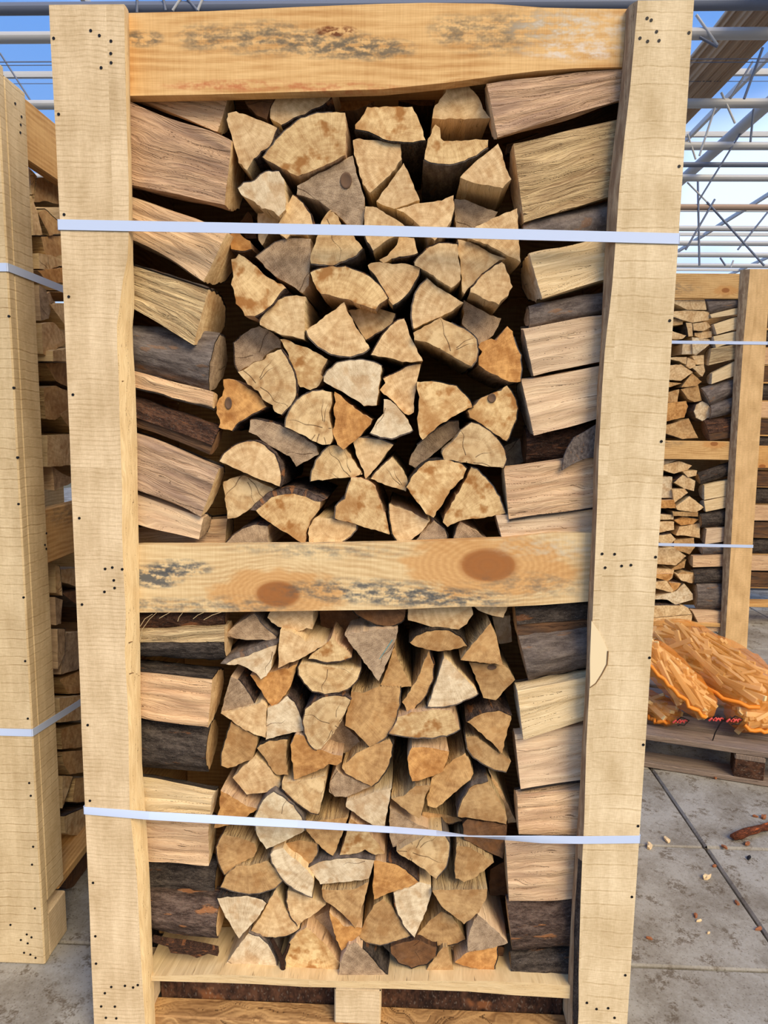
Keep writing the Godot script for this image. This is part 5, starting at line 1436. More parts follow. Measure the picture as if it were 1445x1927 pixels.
	E("wide boat-shaped tan log end with a bark keel, below the pale rough-sawn wedge", "s", -41, [58,674, 72,698, 73,708, 101,719, 141,725, 178,726, 188,709, 198,687, 172,673, 137,667, 97,667], 1920, false, 61, 673)
	E("tan log end with arched bark top pointing down, beside right column's pale log", "y", -50, [214,698, 234,712, 253,720, 275,723, 301,714, 294,687, 291,666, 285,634, 265,655, 242,675], 15, false, 268, 649)
	E("olive-tan log end curving along its lower left bark, beneath the arched bark-topped one", "y", -59, [212,662, 231,665, 246,655, 269,637, 306,614, 296,590, 271,594, 250,605, 230,620, 216,638], 992, false, 293, 674)
	E("squarish orange-tan log end with a pale top face, under the boat-shaped one", "o", -45, [103,643, 138,645, 178,637, 176,623, 166,596, 147,584, 124,575, 106,572, 98,593, 95,617, 99,636], 0, false, 149, 579)
	E("long olive-tan log end slanting down left, right of the squarish orange-tan one", "y", -62, [212,626, 221,610, 230,583, 224,570, 196,544, 157,505, 138,509, 136,526, 143,548, 146,570, 167,587, 175,600, 195,615], 0, false, 197, 621)
	E("thin pale sliver of split log beside the right column, right of the bluish-tinged quarter", "t", -91, [263,580, 276,559, 295,529, 312,488, 326,463, 308,460, 299,493, 282,526], 0, false, 280, 528)
	E("quarter log end with bluish tinge, above the lower strap near the right column", "y", -50, [221,557, 238,567, 258,572, 274,551, 290,522, 300,498, 299,481, 271,487, 238,491, 200,495, 204,521], 1539, false, 265, 507)
	E("brown log end cut by the lower strap's wide twisted part near the right column", "d", -59, [211,473, 221,484, 259,481, 302,475, 299,440, 295,401, 272,411, 241,427, 215,440], 0, false, 308, 479)
	E("pale log end split by a long winding black crack, above the lower strap's middle", "w", -48, [3,532, 28,543, 64,554, 60,526, 54,495, 50,457, 29,470, 3,485, -12,498, -29,509, -28,522], 0, false, 0, 535)
	E("tan log end with a pale ragged top edge, right of the black-cracked one", "y", -43, [64,534, 87,540, 112,563, 143,565, 137,550, 131,534, 128,509, 121,491, 100,505, 79,521], 0, false, 122, 484)
	E("low lens-shaped log end above the lower strap, under the long slanting olive-tan one", "y", -99, [129,474, 164,472, 201,465, 217,458, 186,450, 148,452, 125,455], 56, false, 167, 599)
	E("grey-tan wedge log end pointing right across the lower strap", "g", -62, [60,504, 87,486, 114,470, 149,457, 148,449, 117,437, 91,425, 68,414, 61,440], 0, false, 156, 457)
	E("striped tan log end with a bark edge on its right, just under the lower strap", "k", -41, [76,421, 106,441, 147,462, 169,463, 183,442, 183,414, 176,386, 159,362, 133,382, 107,400, 81,414], 120, false, 109, 418)
	E("plain tan log end with a beak, under the lower strap near right column", "y", -42, [199,436, 221,437, 247,421, 275,403, 261,389, 236,366, 216,357, 198,364, 195,397], 0, false, 220, 443)
	E("tan log end with a small orange knot at its foot, under the lower strap's middle", "s", -53, [-20,481, 5,466, 26,442, 42,423, 51,407, 32,403, 11,413, -7,404, -42,399, -33,431, -25,459], 0, false, 47, 421)
	E("flat-topped log end like an upside-down house with a bright top face, lower right", "y", -36, [151,339, 185,343, 263,347, 262,327, 248,295, 218,267, 192,287, 171,306], 0, false, 181, 347)
	E("tan log end with bark strip on its slope, left of the pale orange-stained one", "o", -53, [30,389, 56,387, 82,380, 108,361, 125,342, 101,333, 67,320, 31,302, 28,327, 30,361], 14, false, 40, 289)
	E("pale curved log end with orange staining, left of the upside-down house shape", "w", -51, [72,320, 103,333, 126,347, 148,342, 150,319, 140,285, 128,250, 117,221, 100,238, 83,271, 75,297], 1920, false, 212, 323)
	E("fan-shaped tan log end pointing up, right of the pale orange-stained one", "y", -63, [172,273, 194,264, 207,245, 225,211, 201,200, 169,195, 137,201, 117,209, 129,227, 152,254], 120, false, 169, 300)
	E("dark grey mouldy triangular log end above the pallet, beside the right column's barked log", "g", -43, [246,284, 265,268, 286,249, 311,223, 290,215, 262,206, 228,200, 227,227, 232,247, 239,273], 0, false, 290, 250)
	E("large round-footed tan log end in the second course above the pallet, at centre", "y", -57, [49,301, 67,286, 84,258, 107,220, 79,206, 45,196, 13,200, 0,211, 5,229, 15,258, 31,285], 120, false, 45, 281)
	E("dark brown half-round log end lying on the pallet deck right of centre", "d", -48, [66,200, 92,211, 121,218, 163,203, 161,183, 143,164, 112,153, 85,165, 69,184], 504, false, 114, 202)
	E("small upright wedge log end standing on the pallet deck, right of the dark half-round", "y", -49, [176,203, 187,204, 190,189, 201,149, 172,146, 143,148, 159,176], 0, false, 192, 191)
	E("tiny log end wedged above the small upright wedge, under the fan shape", "g", -95, [195,168, 229,180, 231,159, 209,142], 0, false, 191, 168)
	E("orange-brown log end pointing left, on the pallet deck nearest the right column", "o", -51, [201,167, 226,190, 257,199, 290,209, 290,186, 283,147, 254,153, 222,160], 24, false, 205, 167)
	E("narrow dark log end behind the orange-brown one beside the right column", "d", -90, [297,175, 311,174, 308,146, 292,115], 0, false, 308, 145)
	E("bright orange log end with bright top face, above lower strap by left column", "o", -48, [-287,535, -252,517, -232,504, -208,498, -227,488, -237,478, -266,462, -303,452, -297,474, -289,497, -291,513], 0, false, -233, 475)
	E("pale grey rounded log end under and above the lower strap, left part", "w", -41, [-176,541, -158,530, -137,512, -119,488, -113,458, -132,446, -158,431, -192,415, -205,432, -214,454, -214,484, -207,504, -194,526], 7695, false, -166, 480)
	E("ringed tan quarter log end with bark on its lower left, above the lower strap", "k", -44, [-159,561, -138,563, -107,568, -71,577, -74,545, -79,517, -85,493, -102,497, -122,510, -143,529, -158,547], 1984, false, -69, 586)
	E("grey-tan log end with a ragged lower edge, left of the black-cracked one", "g", -57, [-63,554, -51,587, -37,572, -9,562, 20,550, -8,534, -31,525, -52,527, -65,535], 0, false, -67, 554)
	E("tan log end with dull red top face, tapering down under the lower strap", "y", -51, [-118,474, -98,472, -72,477, -46,482, -24,485, -33,457, -43,429, -55,397, -72,411, -90,427, -105,444], 0, false, -52, 388)
	E("olive-brown log end with bright top face, under lower strap by left column", "y", -56, [-301,405, -287,434, -255,429, -219,417, -216,400, -222,388, -246,373, -267,358, -284,343, -296,369], 769, false, -227, 391)
	E("broad bowl-shaped olive log end with a light frayed top edge, lower left", "y", -47, [-290,321, -278,350, -257,370, -228,373, -191,384, -181,374, -160,341, -176,326, -202,313, -231,308, -263,314], 1984, false, -236, 414)
	E("whitish elongated log end slanting down right, the palest in the lower part", "w", -36, [-182,406, -178,414, -157,421, -142,405, -121,389, -92,357, -97,314, -122,325, -147,340, -163,359, -176,381], 1984, false, -72, 423)
	E("small tan log end tucked above the whitish slanting one", "y", -57, [-160,418, -125,427, -88,421, -88,404, -98,381, -109,365, -130,383, -151,402], 28, false, -158, 416)
	E("long pale oblong log end lying level, right of the whitish slanting one", "w", -46, [-105,373, -84,386, -45,395, -6,398, 30,394, 25,374, 20,354, -24,345, -81,337], 15, false, 26, 393)
	E("tan triangular log end pointing down with a light top face, under the pale oblong", "y", -42, [-77,328, -44,328, -11,331, 20,349, 13,317, 3,272, -6,244, -23,265, -44,284, -73,305], 0, false, 26, 356)
	E("pale kite-shaped log end with thin vertical crack, by left column's lowest log", "w", -46, [-298,296, -268,301, -234,303, -202,297, -194,289, -208,263, -229,236, -253,205, -269,234, -287,268], 15, false, -250, 183)
	E("fan-shaped log end pointing up, right of the cracked pale kite", "t", -57, [-176,313, -167,293, -157,271, -144,246, -128,226, -146,211, -178,202, -205,205, -230,216, -210,248, -194,281], 240, false, -184, 280)
	E("tan log end with a curved bark left side, under the whitish slanting one", "t", -55, [-151,313, -130,308, -101,300, -70,285, -85,270, -109,251, -130,235, -146,256, -152,281], 448, false, -72, 291)
	E("grey-brown log end in shadow, left of the small orange pointed one", "g", -94, [-119,207, -90,231, -68,244, -63,218, -54,174, -82,181, -104,192], 112, false, -47, 267)
	E("small orange log end pointing down, under the light-topped triangle", "o", -45, [-63,277, -44,259, -31,245, 7,243, 6,230, -15,209, -36,189, -47,213, -55,244], 0, false, -12, 205)
	E("pale grey quarter log end on the pallet deck, leftmost of the bottom course", "w", -51, [-233,214, -212,207, -193,190, -180,165, -172,136, -171,117, -205,119, -245,122, -295,124, -271,160, -252,190], 31, false, -260, 130)
	E("wide grey-tan log end with orange corner stain, second in the bottom course", "s", -51, [-148,198, -129,219, -111,234, -92,218, -71,196, -50,168, -40,156, -44,139, -82,137, -119,134, -151,134, -156,157], 0, false, -90, 224)
	E("grey-brown log end with a bark-edged right slope, overhanging the pallet deck at centre", "g", -36, [-30,190, -20,210, -4,216, 9,203, 30,178, 52,153, 68,136, 44,124, 10,124, -24,126, -41,137, -38,166], 56, false, -36, 138)
	E("dim log end behind the orange-cornered one in the bottom course", "d", -153, [-97,131, -66,126, -46,99, -49,77, -75,98], 0, false, -76, 96)
	E("grey barky log end behind the overhanging one in the bottom course", "g", -100, [-3,162, 33,158, 63,162, 67,132, 65,90, 33,131], 0, false, 70, 130)
	E("pinkish grey log end with dark wormholes, set deep beside the right column", "w", -151, [268,887, 305,892, 312,834, 284,829], 0, false, 282, 824)
	E("dark brown log end deep beside the right column below the lower strap", "d", -150, [283,314, 316,336, 324,254, 282,250], 0, false, 280, 317)

func side_logs() -> void:
	S("pinkish split log tucked under the top board, topmost of the left column", "p", "s", -65, [-253,1884, -434,1897, -437,1872, -275,1819], 60, "L", "split logs laid sideways along the left post")
	S("large rough pinkish split log, second from the top of the left column", "v", "s", -36, [-243,1790, -427,1857, -429,1714, -258,1680], 127, "L", "split logs laid sideways along the left post")
	S("split log crossed by the upper strap in the left column, with a grooved lower face", "p", "s", -49, [-257,1635, -432,1703, -433,1607, -303,1548], 135, "L", "split logs laid sideways along the left post")
	S("straight-grained pale split log with bark upper edge, below upper strap, left column", "y", "st", -36, [-291,1531, -429,1573, -434,1487, -320,1430], 165, "L", "split logs laid sideways along the left post")
	S("grey-barked log with a peeled patch in the left column, under the pale straight-grained one", "g", "b", -50, [-282,1454, -440,1467, -437,1382, -304,1347], 120, "L", "split logs laid sideways along the left post")
	S("thin pinkish split slab with a bark underside in the left column, under the grey-barked log", "p", "su", -50, [-288,1342, -437,1378, -439,1352, -290,1313], 67, "L", "split logs laid sideways along the left post")
	S("log with black mossy bark over brown split wood, in left column", "d", "h", -50, [-280,1275, -439,1328, -439,1271, -298,1224], 67, "L", "split logs laid sideways along the left post")
	S("large coarse pink split log in the left column, fourth above the middle board", "v", "s", -37, [-277,1198, -433,1261, -435,1148, -313,1105], 67, "L", "split logs laid sideways along the left post")
	S("greyish pink split log in the left column, under the large coarse pink one", "q", "s", -49, [-312,1101, -440,1144, -442,1087, -322,1058], 112, "L", "split logs laid sideways along the left post")
	S("pale pink split log just above the middle board in the left column", "p", "s", -118, [-283,1090, -468,1067, -469,1017, -291,1020], 60, "L", "split logs laid sideways along the left post")
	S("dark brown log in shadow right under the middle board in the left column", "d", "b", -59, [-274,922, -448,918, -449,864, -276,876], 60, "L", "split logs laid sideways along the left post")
	S("curved log, pale wood above and dark bark below, under middle board, left column", "y", "hl", -38, [-271,885, -439,871, -442,817, -272,811], 75, "L", "split logs laid sideways along the left post")
	S("straight-grained pink split log, bark on top, under the curved log in left column", "p", "st", -37, [-297,778, -440,789, -444,692, -308,674], 105, "L", "split logs laid sideways along the left post")
	S("smooth dark grey barked log with pale cut end in the left column", "k", "b", -48, [-313,667, -447,682, -448,570, -319,565], 97, "L", "split logs laid sideways along the left post")
	S("pinkish split log with bright top face, just above lower strap in left column", "w", "s", -41, [-303,525, -445,541, -443,473, -309,474], 75, "L", "split logs laid sideways along the left post")
	S("split log with brown streaks, directly below the lower strap in the left column", "p", "s", -49, [-314,463, -446,465, -442,374, -315,368], 60, "L", "split logs laid sideways along the left post")
	S("dark rough-barked log, second from the bottom of the left column", "k", "b", -82, [-310,345, -456,346, -453,256, -314,259], 60, "L", "split logs laid sideways along the left post")
	S("barked log with peeled orange patches and a pale cut end, lowest in the left column", "r", "b", -38, [-296,282, -436,286, -436,213, -302,193], 105, "L", "split logs laid sideways along the left post")
	S("pinkish split log with a black knot under the top board, topmost of the right column", "v", "s", -37, [212,1886, 443,1910, 443,1855, 234,1797], 60, "R", "split logs laid sideways along the right post")
	S("brown log in deep shadow between the top two logs of the right column", "d", "s", -117, [256,1815, 465,1886, 465,1844, 266,1800], 60, "R", "split logs laid sideways along the right post")
	S("large weathered split log with many long cracks, second from the top of the right column", "y", "s", -39, [263,1787, 443,1828, 434,1693, 287,1652], 97, "R", "split logs laid sideways along the right post")
	S("grey-purple barked log crossed by the upper strap in the right column", "g", "b", -49, [287,1654, 437,1692, 438,1635, 287,1627], 60, "R", "split logs laid sideways along the right post")
	S("clean pale split log right below the upper strap in the right column", "w", "s", -36, [298,1598, 432,1624, 432,1549, 324,1520], 150, "R", "split logs laid sideways along the right post")
	S("round grey-barked log with grey cut end in right column, under clean pale one", "g", "b", -53, [304,1508, 437,1531, 436,1498, 306,1471], 120, "R", "split logs laid sideways along the right post")
	S("pale pinkish split log with torn fibres in the right column, under the round grey-barked one", "q", "s", -38, [293,1465, 432,1489, 433,1406, 315,1380], 60, "R", "split logs laid sideways along the right post")
	S("large smooth pale split log with torn knot at lower corner, right column", "q", "s", -37, [293,1371, 433,1399, 434,1299, 320,1270], 97, "R", "split logs laid sideways along the right post")
	S("brown peeled log in shadow behind the loose bark piece in the right column", "d", "b", -81, [313,1283, 445,1298, 443,1227, 315,1214], 67, "R", "split logs laid sideways along the right post")
	S("pink split log under the loose bark piece in the right column", "p", "su", -41, [267,1207, 436,1232, 437,1135, 280,1110], 60, "R", "split logs laid sideways along the right post")
	S("pale grey-pink split log just above the middle board in the right column", "q", "s", -48, [256,1115, 439,1133, 440,1084, 270,1068], 75, "R", "split logs laid sideways along the right post")
	S("blackened log with patches of brown wood right under the middle board in the right column", "k", "h", -60, [301,939, 443,952, 444,892, 307,878], 60, "R", "split logs laid sideways along the right post")
	S("dark grey barked log with pale triangular end, right column under the blackened one", "g", "b", -40, [308,881, 438,898, 441,811, 332,788], 67, "R", "split logs laid sideways along the right post")
	S("clean pale split log with wavy grain, third under the middle board in the right column", "w", "s", -36, [308,773, 440,803, 439,710, 323,674], 82, "R", "split logs laid sideways along the right post")
	S("smooth pinkish split log with bark lower edge, right column under the wavy-grained one", "q", "su", -52, [309,674, 444,698, 443,584, 325,559], 60, "R", "split logs laid sideways along the right post")
	S("brownish pink split log just above the lower strap's wide end in the right column", "p", "s", -39, [317,547, 438,567, 438,471, 323,467], 60, "R", "split logs laid sideways along the right post")
	S("pink split log with swirling grain just below the lower strap in the right column", "p", "s", -39, [298,440, 438,455, 436,331, 309,318], 60, "R", "split logs laid sideways along the right post")
	S("dark-barked log with orange-brown patches, second from the bottom of the right column", "r", "b", -40, [306,310, 435,326, 436,202, 323,189], 60, "R", "split logs laid sideways along the right post")
	S("dark mossy barked log on the pallet deck, lowest in the right column", "k", "b", -51, [320,179, 439,192, 440,137, 321,135], 60, "R", "split logs laid sideways along the right post")

func neighbour_logs() -> void:
	E("tall log end, first down above its upper strap, in the left crate's side", "k", -822, [425,1872, 459,1865, 440,1821, 429,1814], 0, false, 456, 1862, "side", "log ends in the crate at the left edge", true)
	E("blocky log end, second down above its upper strap, in the left crate's side", "y", -818, [451,1859, 488,1873, 602,1877, 598,1834, 483,1816, 431,1797], 0, false, 456, 1857, "side", "log ends in the crate at the left edge", true)
	E("tall log end, third down above its upper strap, in the left crate's side", "t", -807, [400,1802, 422,1774, 442,1726, 399,1715], 0, false, 401, 1797, "side", "log ends in the crate at the left edge", true)
	E("blocky log end, fourth down above its upper strap, in the left crate's side", "y", -813, [437,1776, 471,1792, 594,1773, 488,1735], 2, false, 488, 1738, "side", "log ends in the crate at the left edge", true)
	E("blocky log end, fifth down above its upper strap, in the left crate's side", "y", -818, [456,1725, 608,1765, 604,1719, 500,1684, 471,1689], 1, false, 502, 1687, "side", "log ends in the crate at the left edge", true)
	E("wide log end, sixth down above its upper strap, in the left crate's side", "k", -816, [437,1682, 497,1691, 597,1690, 478,1652, 437,1646], 0, false, 479, 1654, "side", "log ends in the crate at the left edge", true)
	E("wide log end, first down between upper strap and side board, in the left crate's side", "o", -815, [426,1639, 586,1680, 603,1641, 478,1623], 2, false, 482, 1625, "side", "log ends in the crate at the left edge", true)
	E("tall log end, second down between upper strap and side board, in the left crate's side", "g", -824, [482,1594, 497,1602, 518,1579, 497,1571], 0, false, 497, 1572, "side", "log ends in the crate at the left edge", true)
	E("tall log end, third down between upper strap and side board, in the left crate's side", "g", -823, [444,1610, 477,1604, 498,1562, 485,1534, 446,1524], 0, false, 483, 1537, "side", "log ends in the crate at the left edge", true)
	E("wide log end, first down above its upper strap, in the right background crate", "t", -2806, [1494,1971, 1700,1974, 1714,1919, 1611,1918], 0, false, 1692, 1971, "front", "log ends in the right background crate", true)
	E("blocky log end, second down above its upper strap, in the right background crate", "t", -2833, [1469,1972, 1498,1958, 1468,1912, 1452,1930], 0, false, 1469, 1969, "front", "log ends in the right background crate", true)
	E("wide log end, third down above its upper strap, in the right background crate", "t", -2812, [1466,1904, 1623,1917, 1731,1911, 1734,1865, 1646,1850, 1589,1863], 32, false, 1723, 1867, "front", "log ends in the right background crate", true)
	E("blocky log end, fourth down between upper strap and side board, in the left crate's side", "t", -820, [489,1570, 617,1593, 602,1522, 578,1519], 0, false, 497, 1568, "side", "log ends in the crate at the left edge", true)
	E("wide log end, fourth down above its upper strap, in the right background crate", "y", -2827, [1454,1866, 1598,1875, 1596,1842, 1457,1825], 0, false, 1590, 1872, "front", "log ends in the right background crate", true)
	E("wide log end, fifth down above its upper strap, in the right background crate", "t", -2813, [1647,1845, 1721,1855, 1747,1828, 1706,1804, 1654,1808], 8, false, 1658, 1810, "front", "log ends in the right background crate", true)
	E("tall log end, sixth down above its upper strap, in the right background crate", "t", -2817, [1610,1850, 1643,1851, 1653,1776, 1630,1776], 8, false, 1630, 1779, "front", "log ends in the right background crate", true)
	E("wide log end, seventh down above its upper strap, in the right background crate", "t", -2806, [1446,1806, 1488,1815, 1611,1779, 1594,1760, 1449,1759], 0, false, 1453, 1803, "front", "log ends in the right background crate", true)
	E("wide log end, eighth down above its upper strap, in the right background crate", "t", -2824, [1664,1796, 1757,1806, 1760,1773, 1704,1763, 1665,1782], 16, false, 1755, 1774, "front", "log ends in the right background crate", true)
	E("blocky log end, fifth down between upper strap and side board, in the left crate's side", "t", -818, [439,1516, 496,1528, 587,1494, 452,1441, 439,1444], 0, false, 443, 1448, "side", "log ends in the crate at the left edge", true)
	E("blocky log end, first down between upper strap and middle board, in the right background crate", "w", -2820, [1650,1772, 1750,1759, 1747,1731, 1680,1674, 1661,1678], 4, false, 1744, 1755, "front", "log ends in the right background crate", true)
	E("blocky log end, second down between upper strap and middle board, in the right background crate", "o", -2805, [1447,1722, 1485,1713, 1486,1694, 1449,1689], 2, false, 1450, 1690, "front", "log ends in the right background crate", true)
	E("blocky log end, third down between upper strap and middle board, in the right background crate", "w", -2831, [1605,1735, 1657,1736, 1661,1679, 1604,1679], 0, false, 1607, 1732, "front", "log ends in the right background crate", true)
	E("wide log end, sixth down between upper strap and side board, in the left crate's side", "t", -800, [453,1452, 576,1475, 573,1435, 451,1428], 0, false, 567, 1436, "side", "log ends in the crate at the left edge", true)
	E("blocky log end, fourth down between upper strap and middle board, in the right background crate", "w", -2807, [1450,1684, 1492,1685, 1489,1656, 1452,1651], 0, false, 1453, 1652, "front", "log ends in the right background crate", true)
	E("wide log end, fifth down between upper strap and middle board, in the right background crate", "t", -2810, [1486,1657, 1625,1663, 1624,1621, 1584,1639], 0, false, 1583, 1639, "front", "log ends in the right background crate", true)
	E("blocky log end, sixth down between upper strap and middle board, in the right background crate", "t", -2819, [1657,1669, 1722,1674, 1726,1622, 1684,1622], 0, false, 1719, 1671, "front", "log ends in the right background crate", true)
	E("blocky log end, seventh down between upper strap and middle board, in the right background crate", "t", -2806, [1629,1658, 1673,1640, 1675,1611, 1647,1597, 1623,1611], 0, false, 1631, 1654, "front", "log ends in the right background crate", true)
	E("blocky log end, eighth down between upper strap and middle board, in the right background crate", "t", -2809, [1652,1607, 1722,1622, 1730,1584, 1718,1555, 1682,1583], 16, false, 1719, 1618, "front", "log ends in the right background crate", true)
	E("wide log end, ninth down between upper strap and middle board, in the right background crate", "t", -2807, [1450,1609, 1594,1620, 1663,1578, 1600,1530, 1454,1543], 1, false, 1595, 1534, "front", "log ends in the right background crate", true)
	E("blocky log end, seventh down between upper strap and side board, in the left crate's side", "y", -824, [459,1423, 623,1437, 624,1360, 509,1381], 4, false, 616, 1364, "side", "log ends in the crate at the left edge", true)
	E("blocky log end, tenth down between upper strap and middle board, in the right background crate", "y", -2812, [1661,1574, 1716,1527, 1689,1503, 1605,1493], 0, false, 1686, 1505, "front", "log ends in the right background crate", true)
	E("wide log end, eleventh down between upper strap and middle board, in the right background crate", "y", -2816, [1448,1529, 1609,1517, 1490,1477, 1452,1467], 0, false, 1456, 1470, "front", "log ends in the right background crate", true)
	E("blocky log end, twelfth down between upper strap and middle board, in the right background crate", "y", -2821, [1608,1484, 1702,1509, 1727,1423, 1690,1413, 1650,1432], 0, false, 1699, 1503, "front", "log ends in the right background crate", true)
	E("wide log end, thirteenth down between upper strap and middle board, in the right background crate", "y", -2827, [1462,1439, 1601,1484, 1596,1412, 1488,1411], 0, false, 1492, 1413, "front", "log ends in the right background crate", true)
	E("blocky log end, eighth down between upper strap and side board, in the left crate's side", "y", -805, [409,1361, 470,1367, 579,1351, 568,1321, 458,1283, 412,1287], 0, false, 460, 1287, "side", "log ends in the crate at the left edge", true)
	E("wide log end, fourteenth down between upper strap and middle board, in the right background crate", "o", -2809, [1454,1400, 1637,1417, 1649,1388, 1634,1326, 1461,1285], 0, false, 1627, 1329, "front", "log ends in the right background crate", true)
	E("small round log end, the only full circle in the right background crate", "w", -2827, [1691,1360, 1702,1399, 1734,1418, 1769,1400, 1786,1366, 1774,1328, 1742,1308, 1706,1327], 255, false, 1738, 1363, "front", "log ends in the right background crate", true)
	E("blocky log end, ninth down between upper strap and side board, in the left crate's side", "y", -804, [479,1297, 566,1321, 587,1271, 584,1246, 552,1249], 0, false, 564, 1316, "side", "log ends in the crate at the left edge", true)
	E("wide log end, sixteenth down between upper strap and middle board, in the right background crate", "y", -2806, [1462,1256, 1657,1321, 1717,1212, 1631,1205], 8, false, 1652, 1313, "front", "log ends in the right background crate", true)
	E("blocky log end, tenth down between upper strap and side board, in the left crate's side", "t", -803, [412,1245, 574,1245, 583,1163, 404,1168], 0, false, 574, 1167, "side", "log ends in the crate at the left edge", true)
	E("wide log end, first down between middle board and lower strap, in the right background crate", "w", -2828, [1461,1075, 1619,1083, 1492,1041], 2, false, 1495, 1043, "front", "log ends in the right background crate", true)
	E("wide log end, second down between middle board and lower strap, in the right background crate", "t", -2812, [1487,1042, 1623,1079, 1697,1055, 1674,1031, 1599,1005], 0, false, 1688, 1053, "front", "log ends in the right background crate", true)
	E("triangular log end, third down between middle board and lower strap, in the right background crate", "t", -2833, [1457,1021, 1496,1011, 1458,991], 0, false, 1493, 1010, "front", "log ends in the right background crate", true)
	E("wide log end, fourth down between middle board and lower strap, in the right background crate", "t", -2806, [1644,1021, 1725,1027, 1722,998, 1675,987], 0, false, 1721, 1025, "front", "log ends in the right background crate", true)
	E("blocky log end, eleventh down between upper strap and side board, in the left crate's side", "g", -813, [448,1166, 495,1146, 579,1120, 454,1106], 0, false, 570, 1121, "side", "log ends in the crate at the left edge", true)
	E("blocky log end, fifth down between middle board and lower strap, in the right background crate", "t", -2812, [1602,956, 1647,1001, 1722,968, 1717,909, 1662,922], 1, false, 1608, 955, "front", "log ends in the right background crate", true)
	E("blocky log end, sixth down between middle board and lower strap, in the right background crate", "w", -2833, [1449,981, 1598,988, 1601,865, 1457,862], 0, false, 1456, 975, "front", "log ends in the right background crate", true)
	E("blocky log end, seventh down between middle board and lower strap, in the right background crate", "t", -2813, [1595,916, 1663,922, 1684,898, 1610,837], 4, false, 1612, 842, "front", "log ends in the right background crate", true)
	E("wide log end, eighth down between middle board and lower strap, in the right background crate", "o", -2812, [1451,844, 1609,857, 1622,808, 1473,805], 0, false, 1601, 854, "front", "log ends in the right background crate", true)
	E("wide log end, ninth down between middle board and lower strap, in the right background crate", "t", -2809, [1620,818, 1693,879, 1780,816, 1739,786, 1631,798], 2, false, 1627, 818, "front", "log ends in the right background crate", true)
	E("wide log end, tenth down between middle board and lower strap, in the right background crate", "y", -2812, [1604,788, 1749,785, 1751,761, 1610,763], 2, false, 1743, 762, "front", "log ends in the right background crate", true)
	E("wide log end, eleventh down between middle board and lower strap, in the right background crate", "t", -2824, [1454,773, 1619,766, 1616,741, 1457,733], 1, false, 1610, 764, "front", "log ends in the right background crate", true)
	E("wide log end, twelfth down between middle board and lower strap, in the right background crate", "o", -2831, [1624,735, 1671,756, 1765,743, 1733,713, 1665,706], 2, false, 1667, 708, "front", "log ends in the right background crate", true)
	E("wide log end, thirteenth down between middle board and lower strap, in the right background crate", "t", -2818, [1450,724, 1619,727, 1622,682, 1465,644], 8, false, 1611, 723, "front", "log ends in the right background crate", true)
	E("wide log end, fourteenth down between middle board and lower strap, in the right background crate", "t", -2829, [1655,696, 1771,719, 1777,633, 1688,647, 1639,646], 0, false, 1660, 693, "front", "log ends in the right background crate", true)
	E("wide log end, fifteenth down between middle board and lower strap, in the right background crate", "t", -2811, [1454,635, 1602,658, 1633,628, 1597,587], 1, false, 1598, 654, "front", "log ends in the right background crate", true)
	E("blocky log end, first down below its lower strap, in the right background crate", "y", -2828, [1631,615, 1742,633, 1751,577, 1724,536, 1634,565], 0, false, 1640, 567, "front", "log ends in the right background crate", true)
	E("wide log end, second down below its lower strap, in the right background crate", "t", -2817, [1460,482, 1480,564, 1629,577, 1701,528, 1646,471], 1, false, 1472, 486, "front", "log ends in the right background crate", true)
	E("blocky log end, third down below its lower strap, in the right background crate", "y", -2832, [1624,442, 1708,505, 1702,454, 1653,442], 0, false, 1654, 443, "front", "log ends in the right background crate", true)
	E("wide log end, fourth down below its lower strap, in the right background crate", "t", -2833, [1462,448, 1644,442, 1637,391, 1609,370], 0, false, 1632, 393, "front", "log ends in the right background crate", true)
	E("wide log end, fifth down below its lower strap, in the right background crate", "y", -2811, [1647,416, 1685,438, 1755,429, 1749,373], 0, false, 1745, 377, "front", "log ends in the right background crate", true)
	E("wide log end, sixth down below its lower strap, in the right background crate", "o", -2814, [1457,417, 1634,421, 1606,376], 0, false, 1467, 415, "front", "log ends in the right background crate", true)
	E("blocky log end, first down between side board and lower strap, in the left crate's side", "t", -824, [488,892, 635,868, 633,801, 492,858], 0, false, 499, 857, "side", "log ends in the crate at the left edge", true)
	E("wide log end, seventh down below its lower strap, in the right background crate", "t", -2810, [1648,422, 1748,424, 1744,368, 1681,383], 4, false, 1653, 419, "front", "log ends in the right background crate", true)
	E("tall log end, second down between side board and lower strap, in the left crate's side", "k", -815, [443,913, 465,906, 472,826, 440,841], 2, false, 441, 844, "side", "log ends in the crate at the left edge", true)
	E("blocky log end, eighth down below its lower strap, in the right background crate", "o", -2820, [1616,367, 1686,364, 1665,332, 1643,315], 0, false, 1619, 364, "front", "log ends in the right background crate", true)
	E("wide log end, ninth down below its lower strap, in the right background crate", "t", -2815, [1461,352, 1598,380, 1641,324, 1634,308], 0, false, 1628, 311, "front", "log ends in the right background crate", true)
	E("wide log end, tenth down below its lower strap, in the right background crate", "w", -2821, [1469,262, 1659,315, 1702,365, 1757,301, 1759,269, 1664,235, 1608,266], 0, false, 1697, 357, "front", "log ends in the right background crate", true)
	E("blocky log end, third down between side board and lower strap, in the left crate's side", "d", -817, [475,832, 598,814, 614,711, 569,770], 8, false, 568, 771, "side", "log ends in the crate at the left edge", true)
	E("wide log end, eleventh down below its lower strap, in the right background crate", "t", -2807, [1462,229, 1683,235, 1730,220, 1756,184, 1479,153], 1, false, 1493, 158, "front", "log ends in the right background crate", true)
	E("tall log end, fourth down between side board and lower strap, in the left crate's side", "g", -819, [443,829, 481,812, 465,753, 443,756], 0, false, 464, 756, "side", "log ends in the crate at the left edge", true)
